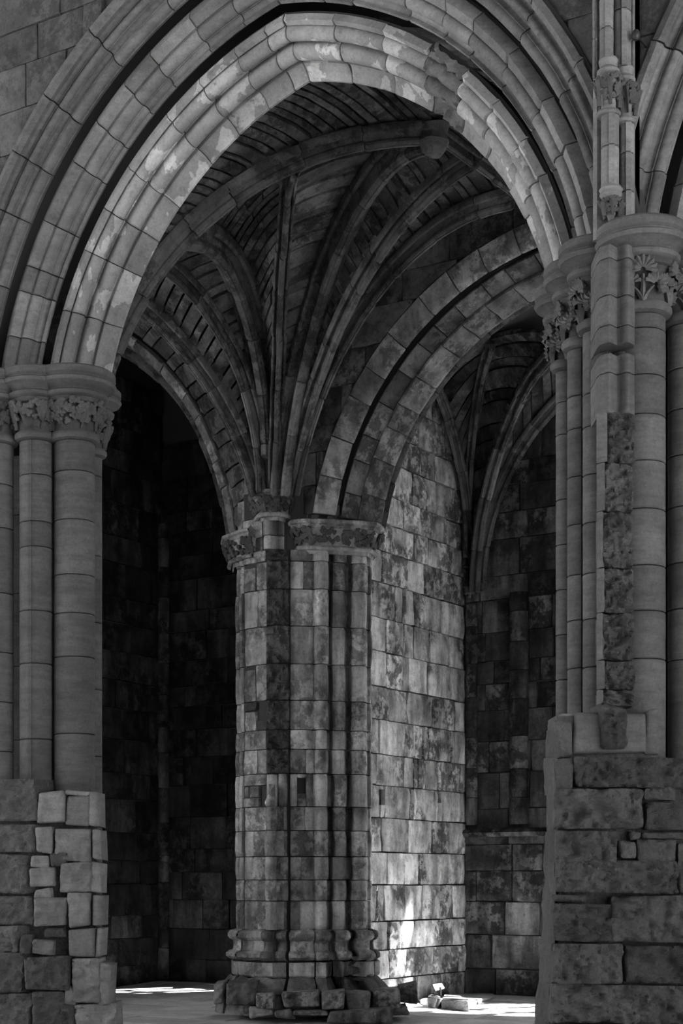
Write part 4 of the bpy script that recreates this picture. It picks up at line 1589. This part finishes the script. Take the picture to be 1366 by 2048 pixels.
r3_ = random.Random(17)
for k in range(len(PYL) - 1):
    y0, y1 = PYL[k], PYL[k + 1]
    low = y0 >= 1545
    for key in ('edge_shaft', 'roll_a', 'roll_b', 'roll_c', 'edge_fillet'):
        if key == 'roll_b' and k % 5 == 3:
            pass
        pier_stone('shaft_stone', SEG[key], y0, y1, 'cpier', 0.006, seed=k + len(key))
    # left face: one or two stones, small holes left out
    if y0 == 1547:
        pier_stone('ashlar_block', SEG['face_left'], 1547, 1570, 'cpier', 0.008, seed=k)
        pier_stone('ashlar_block', SEG['face_left'], 1570, 1594, 'cpier', 0.008, sub=(0.0, 0.12), seed=k)
        pier_stone('ashlar_block', SEG['face_left'], 1570, 1594, 'cpier', 0.008, sub=(0.42, 0.75), seed=k)
        pier_stone('ashlar_block', SEG['face_left'], 1594, 1613, 'cpier', 0.008, sub=(0.0, 0.75), seed=k)
    elif y0 == 1400:
        pier_stone('ashlar_block', SEG['face_left'], 1400, 1418, 'scar', 0.02, sub=(0.0, 0.65), seed=k)
        pier_stone('ashlar_block', SEG['face_left'], 1420, 1459, 'cpier', 0.02, sub=(0.0, 0.62), seed=k)
        pier_stone('ashlar_block', SEG['face_left'], 1438, 1459, 'scar', 0.02, sub=(0.62, 1.0), seed=k)
    elif k in (1, 4):
        pier_stone('ashlar_block', SEG['face_left'], y0 + 8, y1, 'cpier', 0.02, sub=(0.0, 0.62), seed=k)
        pier_stone('ashlar_block', SEG['face_left'], y0, y1, 'cpier', 0.012, sub=(0.65, 1.0), seed=k)
    else:
        c = r3_.uniform(0.5, 0.75) if k % 3 else 0.985
        pier_stone('ashlar_block', SEG['face_left'], y0, y1, 'cpier', 0.010, sub=(0.0, c), seed=k)
        if c < 0.9:
            pier_stone('ashlar_block', SEG['face_left'], y0, y1, 'cpier', 0.010, sub=(c, 1.0), seed=k + 3)
    # middle
    if not low:
        pier_stone('broken_stone', [(a, b) for a, b in zip(lin(-0.42, -0.15, 14), [0.0] * 14)], y0, y1, 'scar', 0.06, freq=12, nzv=max(5, int((y1 - y0) / 3)), seed=k * 3.3, chamf=0.015)
    else:
        pier_stone('ashlar_block', [(-0.42, 0.03), (-0.36, 0.03), (-0.29, 0.03)], y0, y1, 'cpier', 0.008, seed=k)
        pier_stone('shaft_stone', arcp(-0.23, 0.03, 0.065, 185, 355, 8), y0, y1, 'cpier', 0.004, seed=k)
        if y0 > 1600:
            pier_stone('colonnette_drum', [(-0.435, 0.04)] + arcp(-0.372, -0.03, 0.062, 190, 350, 9) + [(-0.305, 0.04)], y0, y1, 'cpier', 0.003, seed=k, off=0.07)
    # right face
    if y0 == 1547:
        pier_stone('ashlar_block', SEG['face_right'], 1547, 1613, 'cpier', 0.008, sub=(0.0, 0.30), seed=k)
        pier_stone('ashlar_block', SEG['face_right'], 1586, 1613, 'cpier', 0.008, sub=(0.30, 0.66), seed=k)
        pier_stone('ashlar_block', SEG['face_right'], 1547, 1556, 'cpier', 0.008, sub=(0.30, 0.66), seed=k)
        pier_stone('ashlar_block', SEG['face_right'], 1547, 1613, 'cpier', 0.008, sub=(0.66, 1.0), seed=k)
    else:
        c = r3_.uniform(0.25, 0.8) if k % 2 else 0.985
        pier_stone('ashlar_block', SEG['face_right'], y0, y1, 'cpier', 0.008, sub=(0.0, c), seed=k)
        if c < 0.9:
            pier_stone('ashlar_block', SEG['face_right'], y0, y1, 'cpier', 0.008, sub=(c, 1.0), seed=k + 9)
# slanted top of the colonnette
g = []
for s in lin(0, 1, 4):
    row = []
    for (a, b) in [(-0.435, 0.04)] + arcp(-0.372, -0.03, 0.062, 190, 350, 9) + [(-0.305, 0.04)]:
        top = pz(1612) + 0.06 + (a + 0.435) * 1.5
        row.append(pl_(a, b - 0.07, z=pz(1613) + (top - pz(1613)) * s))
    g.append(row)
grid_stone('colonnette_top', g, -CAMD, 'cpier', cp, depth=0.08, rough=0.006)

# moulded base and plinth, following the plan
ALLSEG = ['edge_shaft', 'face_left', 'scar', 'face_right', 'roll_a', 'roll_b', 'roll_c', 'edge_fillet']


def grow(p, o):
    c = Vector((0.0, 0.75))
    d = Vector(p) - c
    return c + d * (1 + o / 0.78)


BASE = [(1858, 0.0), (1861, 0.02), (1863, 0.06), (1869, 0.085), (1876, 0.085), (1881, 0.06), (1883, 0.028), (1888, 0.022), (1899, 0.03), (1902, 0.038), (1904, 0.075), (1910, 0.105), (1916, 0.105), (1921, 0.07), (1923, 0.04)]
PL1 = [(1924, 0.05), (1926, 0.07), (1952, 0.075), (1956, 0.06)]
PL2 = [(1956, 0.07), (1960, 0.09), (1972, 0.15), (1984, 0.20), (1990, 0.21)]
PL3 = [(1990, 0.20), (1994, 0.22), (2018, 0.23), (2034, 0.24)]
for key in ALLSEG:
    sg = [(-0.82, 0.85), (-0.82, 0.58), (-0.78, 0.46), (-0.715, 0.36)] if key == 'edge_shaft' else SEG[key] if key != 'scar' else [(-0.43, 0.02)] + arcp(-0.372, -0.03, 0.062, 190, 350, 6) + arcp(-0.23, 0.03, 0.065, 200, 350, 6)
    for nm, prof, rg, mt in (('base_moulding', BASE, 0.008, 'cpier'), ('plinth_stone', PL1, 0.014, 'cpier'), ('plinth_stone', PL2, 0.03, 'chap'), ('plinth_stone', PL3, 0.035, 'chap')):
        if nm == 'plinth_stone':
            a, b = Vector(sg[0]), Vector(sg[-1])
            mid = sg[len(sg) // 2]
            pts = [a, a.lerp(Vector(mid), 0.5), Vector(mid), Vector(mid).lerp(b, 0.5), b]
        else:
            pts = sg
        g = []
        oo = R.uniform(-0.02, 0.03) if nm == 'plinth_stone' else 0
        for y, o_ in prof[::-1]:
            row = []
            for p in pts:
                q = grow(p, o_ + oo)
                row.append(pl_(q.x, q.y, z=pz(y, TP - o_)))
            row[0] = row[0].lerp(row[1], 0.05)
            row[-1] = row[-1].lerp(row[-2], 0.05)
            g.append(row)
        grid_stone(nm, g, pl_(*sg[len(sg) // 2]) - pl_(0, 0.75), mt, cp, depth=0.12, rough=rg, freq=8, seed=R.random() * 40, chamf=0.008)
TB = 18.55
for (x0, y0, x1, y1, dt_) in ((566, 1984, 640, 2018, 0), (642, 1984, 690, 2018, 0), (692, 1984, 744, 2020, 0.1), (746, 1978, 798, 2016, 0.2), (800, 1970, 834, 2008, 0.35),
                              (590, 2020, 655, 2036, -0.05), (657, 2020, 786, 2044, -0.1), (516, 1984, 552, 2016, 0), (456, 1968, 514, 2012, 0.1), (428, 1968, 447, 2006, 0.4), (500, 2016, 545, 2034, 0), (548, 2022, 588, 2036, 0), (786, 2016, 816, 2030, 0.2)):
    S_(cp, 'plinth_block', x0, y0, x1, y1, TB + dt_, 'chap', 0.04, 8, depth=0.5, jit=10, chamf=0.025)

# capitals of the central pier: left, front (upper) and right
def poly_capital(parent, plan, zt, hab, hf, prj, nm_seed, nk, neckr=0.03):
    """abacus and foliage that follow an open plan polyline (list of local points)"""
    pts = [Vector(p) for p in plan]

    def offs(o):
        out = []
        for i, p in enumerate(pts):
            a = pts[max(i - 1, 0)]
            b = pts[min(i + 1, len(pts) - 1)]
            t = (b - a).normalized()
            out.append(p + Vector((t.y, -t.x)) * o)
        return out
    prof = [(0.0, -hab), (prj * 0.6, -hab), (prj * 0.75, -hab * 0.75), (prj * 0.7, -hab * 0.6), (prj * 0.95, -hab * 0.45), (prj, -hab * 0.3), (prj, -0.01), (prj - 0.02, 0.0), (-0.12, 0.0)]
    g = [[pl_(q.x, q.y, z=zt + h) for q in offs(o)] for o, h in prof]
    grid_stone('abacus', g, -CAMD, 'cpier', parent, depth=0.1, rough=0.006, chamf=0.004)
    prof = [(0.0, -hab - hf), (0.01, -hab - hf * 0.6), (prj * 0.35, -hab - hf * 0.2), (prj * 0.55, -hab)]
    g = [[pl_(q.x, q.y, z=zt + h) for q in offs(o)] for o, h in prof]
    grid_stone('bell', g, -CAMD, 'cpier', parent, depth=0.1, rough=0.004, chamf=0.0)
    zn = zt - hab - hf
    prof = [(0.0, -0.05), (neckr, -0.045), (neckr + 0.012, -0.02), (neckr, 0.0), (0.0, 0.01)]
    g = [[pl_(q.x, q.y, z=zn + h) for q in offs(o)] for o, h in prof]
    grid_stone('neck_ring', g, -CAMD, 'cpier', parent, depth=0.1, rough=0.003, chamf=0.0)
    r2 = random.Random(nm_seed)
    mb = MB()
    for k in range(nk):
        f_ = r2.random() * (len(pts) - 1)
        i = min(int(f_), len(pts) - 2)
        h = r2.random()
        o = prj * (0.1 + 0.55 * h ** 1.5) + 0.015
        oo = offs(o)
        q = oo[i].lerp(oo[i + 1], f_ - i)
        t = (pts[i + 1] - pts[i]).normalized()
        n2 = Vector((t.y, -t.x))
        n = CAMR * n2.x + CAMD * n2.y
        leaf_knob(mb, pl_(q.x, q.y, z=zn + hf * (0.15 + 0.8 * h)), n + UP * -0.3, 0.028 * r2.uniform(0.8, 1.4), r2)
    o = mb.build('foliage', 'fol', parent)
    o['kind'] = 'stuff'


def dens(pts, n=6):
    out = []
    for a, b in zip(pts[:-1], pts[1:]):
        out += [Vector(a).lerp(Vector(b), k / n) for k in range(n)]
    return out + [Vector(pts[-1])]


poly_capital(cp, dens([(-0.09, 0.30), (-0.04, 0.03), (0.12, 0.0), (0.5, 0.08), (0.78, 0.15), (0.86, 0.45)], 4), pz(1040), 0.10, 0.20, 0.12, 5, 110)
poly_capital(cp, dens([(-0.90, 0.9), (-0.86, 0.55), (-0.64, 0.20), (-0.58, 0.16)], 4), pz(1052), 0.09, 0.20, 0.12, 6, 60)
poly_capital(cp, dens([(-0.56, 0.30), (-0.50, 0.02), (-0.40, -0.07), (-0.28, -0.07), (-0.19, 0.02), (-0.14, 0.28)], 4), pz(983), 0.09, 0.17, 0.10, 7, 70)
# shaft below the small front capital and the wall between the capitals
for y0, y1 in ((1030, 1070), (1070, 1098)):
    pier_stone('shaft_stone', [(-0.47, 0.10)] + arcp(-0.39, 0.05, 0.07, 190, 350, 8) + [(-0.30, 0.10)], y0, y1, 'cpier', 0.004)
    pier_stone('ashlar_block', [(-0.30, 0.12), (-0.2, 0.12), (-0.10, 0.12)], y0, y1, 'cpier', 0.008)
    pier_stone('ashlar_block', [(-0.72, 0.32), (-0.6, 0.22), (-0.48, 0.12)], y0, y1, 'cpier', 0.008)
for k in range(4):
    pier_stone('ashlar_block', [(-0.12 + 0.19 * k, 0.10 + 0.05 * k), (-0.03 + 0.19 * k, 0.12 + 0.05 * k), (0.06 + 0.19 * k, 0.13 + 0.05 * k)], 1000, 1042, 'cpier', 0.01)
pier_stone('ashlar_block', [(-0.16, 0.08), (-0.05, 0.10), (0.06, 0.12)], 905, 1000, 'cpier', 0.014)
pier_stone('ashlar_block', [(-0.80, 0.5), (-0.7, 0.36), (-0.6, 0.25)], 985, 1050, 'cpier', 0.014)

# ================================================================== SMALL THINGS ON THE FLOOR
P0 = on_Z(905, 1992, 0.2)
slab = thing('stone_slab', on_Z(915, 2003, 0.09), 'low broken stone ledge on the floor at the foot of the sunlit wall', 'slab')
def slab_poly(px_list, z0, z1, name, mat, parent, rough=0.012):
    top = [on_Z(x, y, z1) for x, y in px_list]
    rings = [[Vector((p.x, p.y, z0)) for p in top], [Vector((p.x, p.y, z1 - 0.01)) for p in top], [p.lerp(sum(top, Vector()) / len(top), 0.03) for p in top]]
    rings = [[p + Vector((nz(p, 9, 1), nz(p, 9, 2), nz(p, 9, 3) * 0.6)) * rough * 2.5 for p in r_] for r_ in rings]
    return obj(name, *sweep(rings), mat, parent, True, 30)


slab_poly([(838, 1996), (850, 2000), (868, 2003), (890, 2002), (912, 2005), (935, 2004), (958, 1999), (978, 1996), (992, 1991), (986, 1986), (960, 1984), (930, 1984), (900, 1983), (870, 1985), (848, 1987), (839, 1990)], 0.03, 0.125, 'slab_stone', 'flag', slab)
rub = thing('rubble_stone', on_Z(905, 2003, 0.08), 'dark broken stone lying on the floor in front of the ledge', 'stone')
slab_poly([(886, 1998), (915, 2001), (938, 2002), (935, 1996), (915, 1990), (892, 1991)], 0.04, 0.17, 'stone_lump', 'rough', rub, 0.03)
rub2 = thing('rubble_stone', on_Z(868, 2000, 0.08), 'smaller dark stone lying left of the broken stone', 'stone')
slab_poly([(856, 1997), (870, 1999), (884, 1998), (880, 1990), (866, 1988)], 0.05, 0.16, 'stone_lump', 'rough', rub2, 0.03)
sgn = thing('sign_board', on_Z(878, 1985, 0.2), 'small tilted white notice board standing on the stone ledge', 'sign')
Pq = [at_depth(866, 1969, 20.6), at_depth(883, 1966, 20.75), at_depth(889, 1976, 20.6), at_depth(872, 1981, 20.45)]
nn = (Pq[1] - Pq[0]).cross(Pq[3] - Pq[0]).normalized() * 0.012
obj('board', [tuple(p) for p in Pq] + [tuple(p + nn) for p in Pq], [(0, 1, 2, 3), (7, 6, 5, 4), (0, 4, 5, 1), (1, 5, 6, 2), (2, 6, 7, 3), (3, 7, 4, 0)], 'sign', sgn, False)
Pm = (Pq[2] + Pq[3]) / 2
v, f = box_geo(Pm.x - 0.01, Pm.x + 0.01, Pm.y - 0.01, Pm.y + 0.01, 0.18, Pm.z + 0.03)
obj('post', v, f, 'metal', sgn, False)
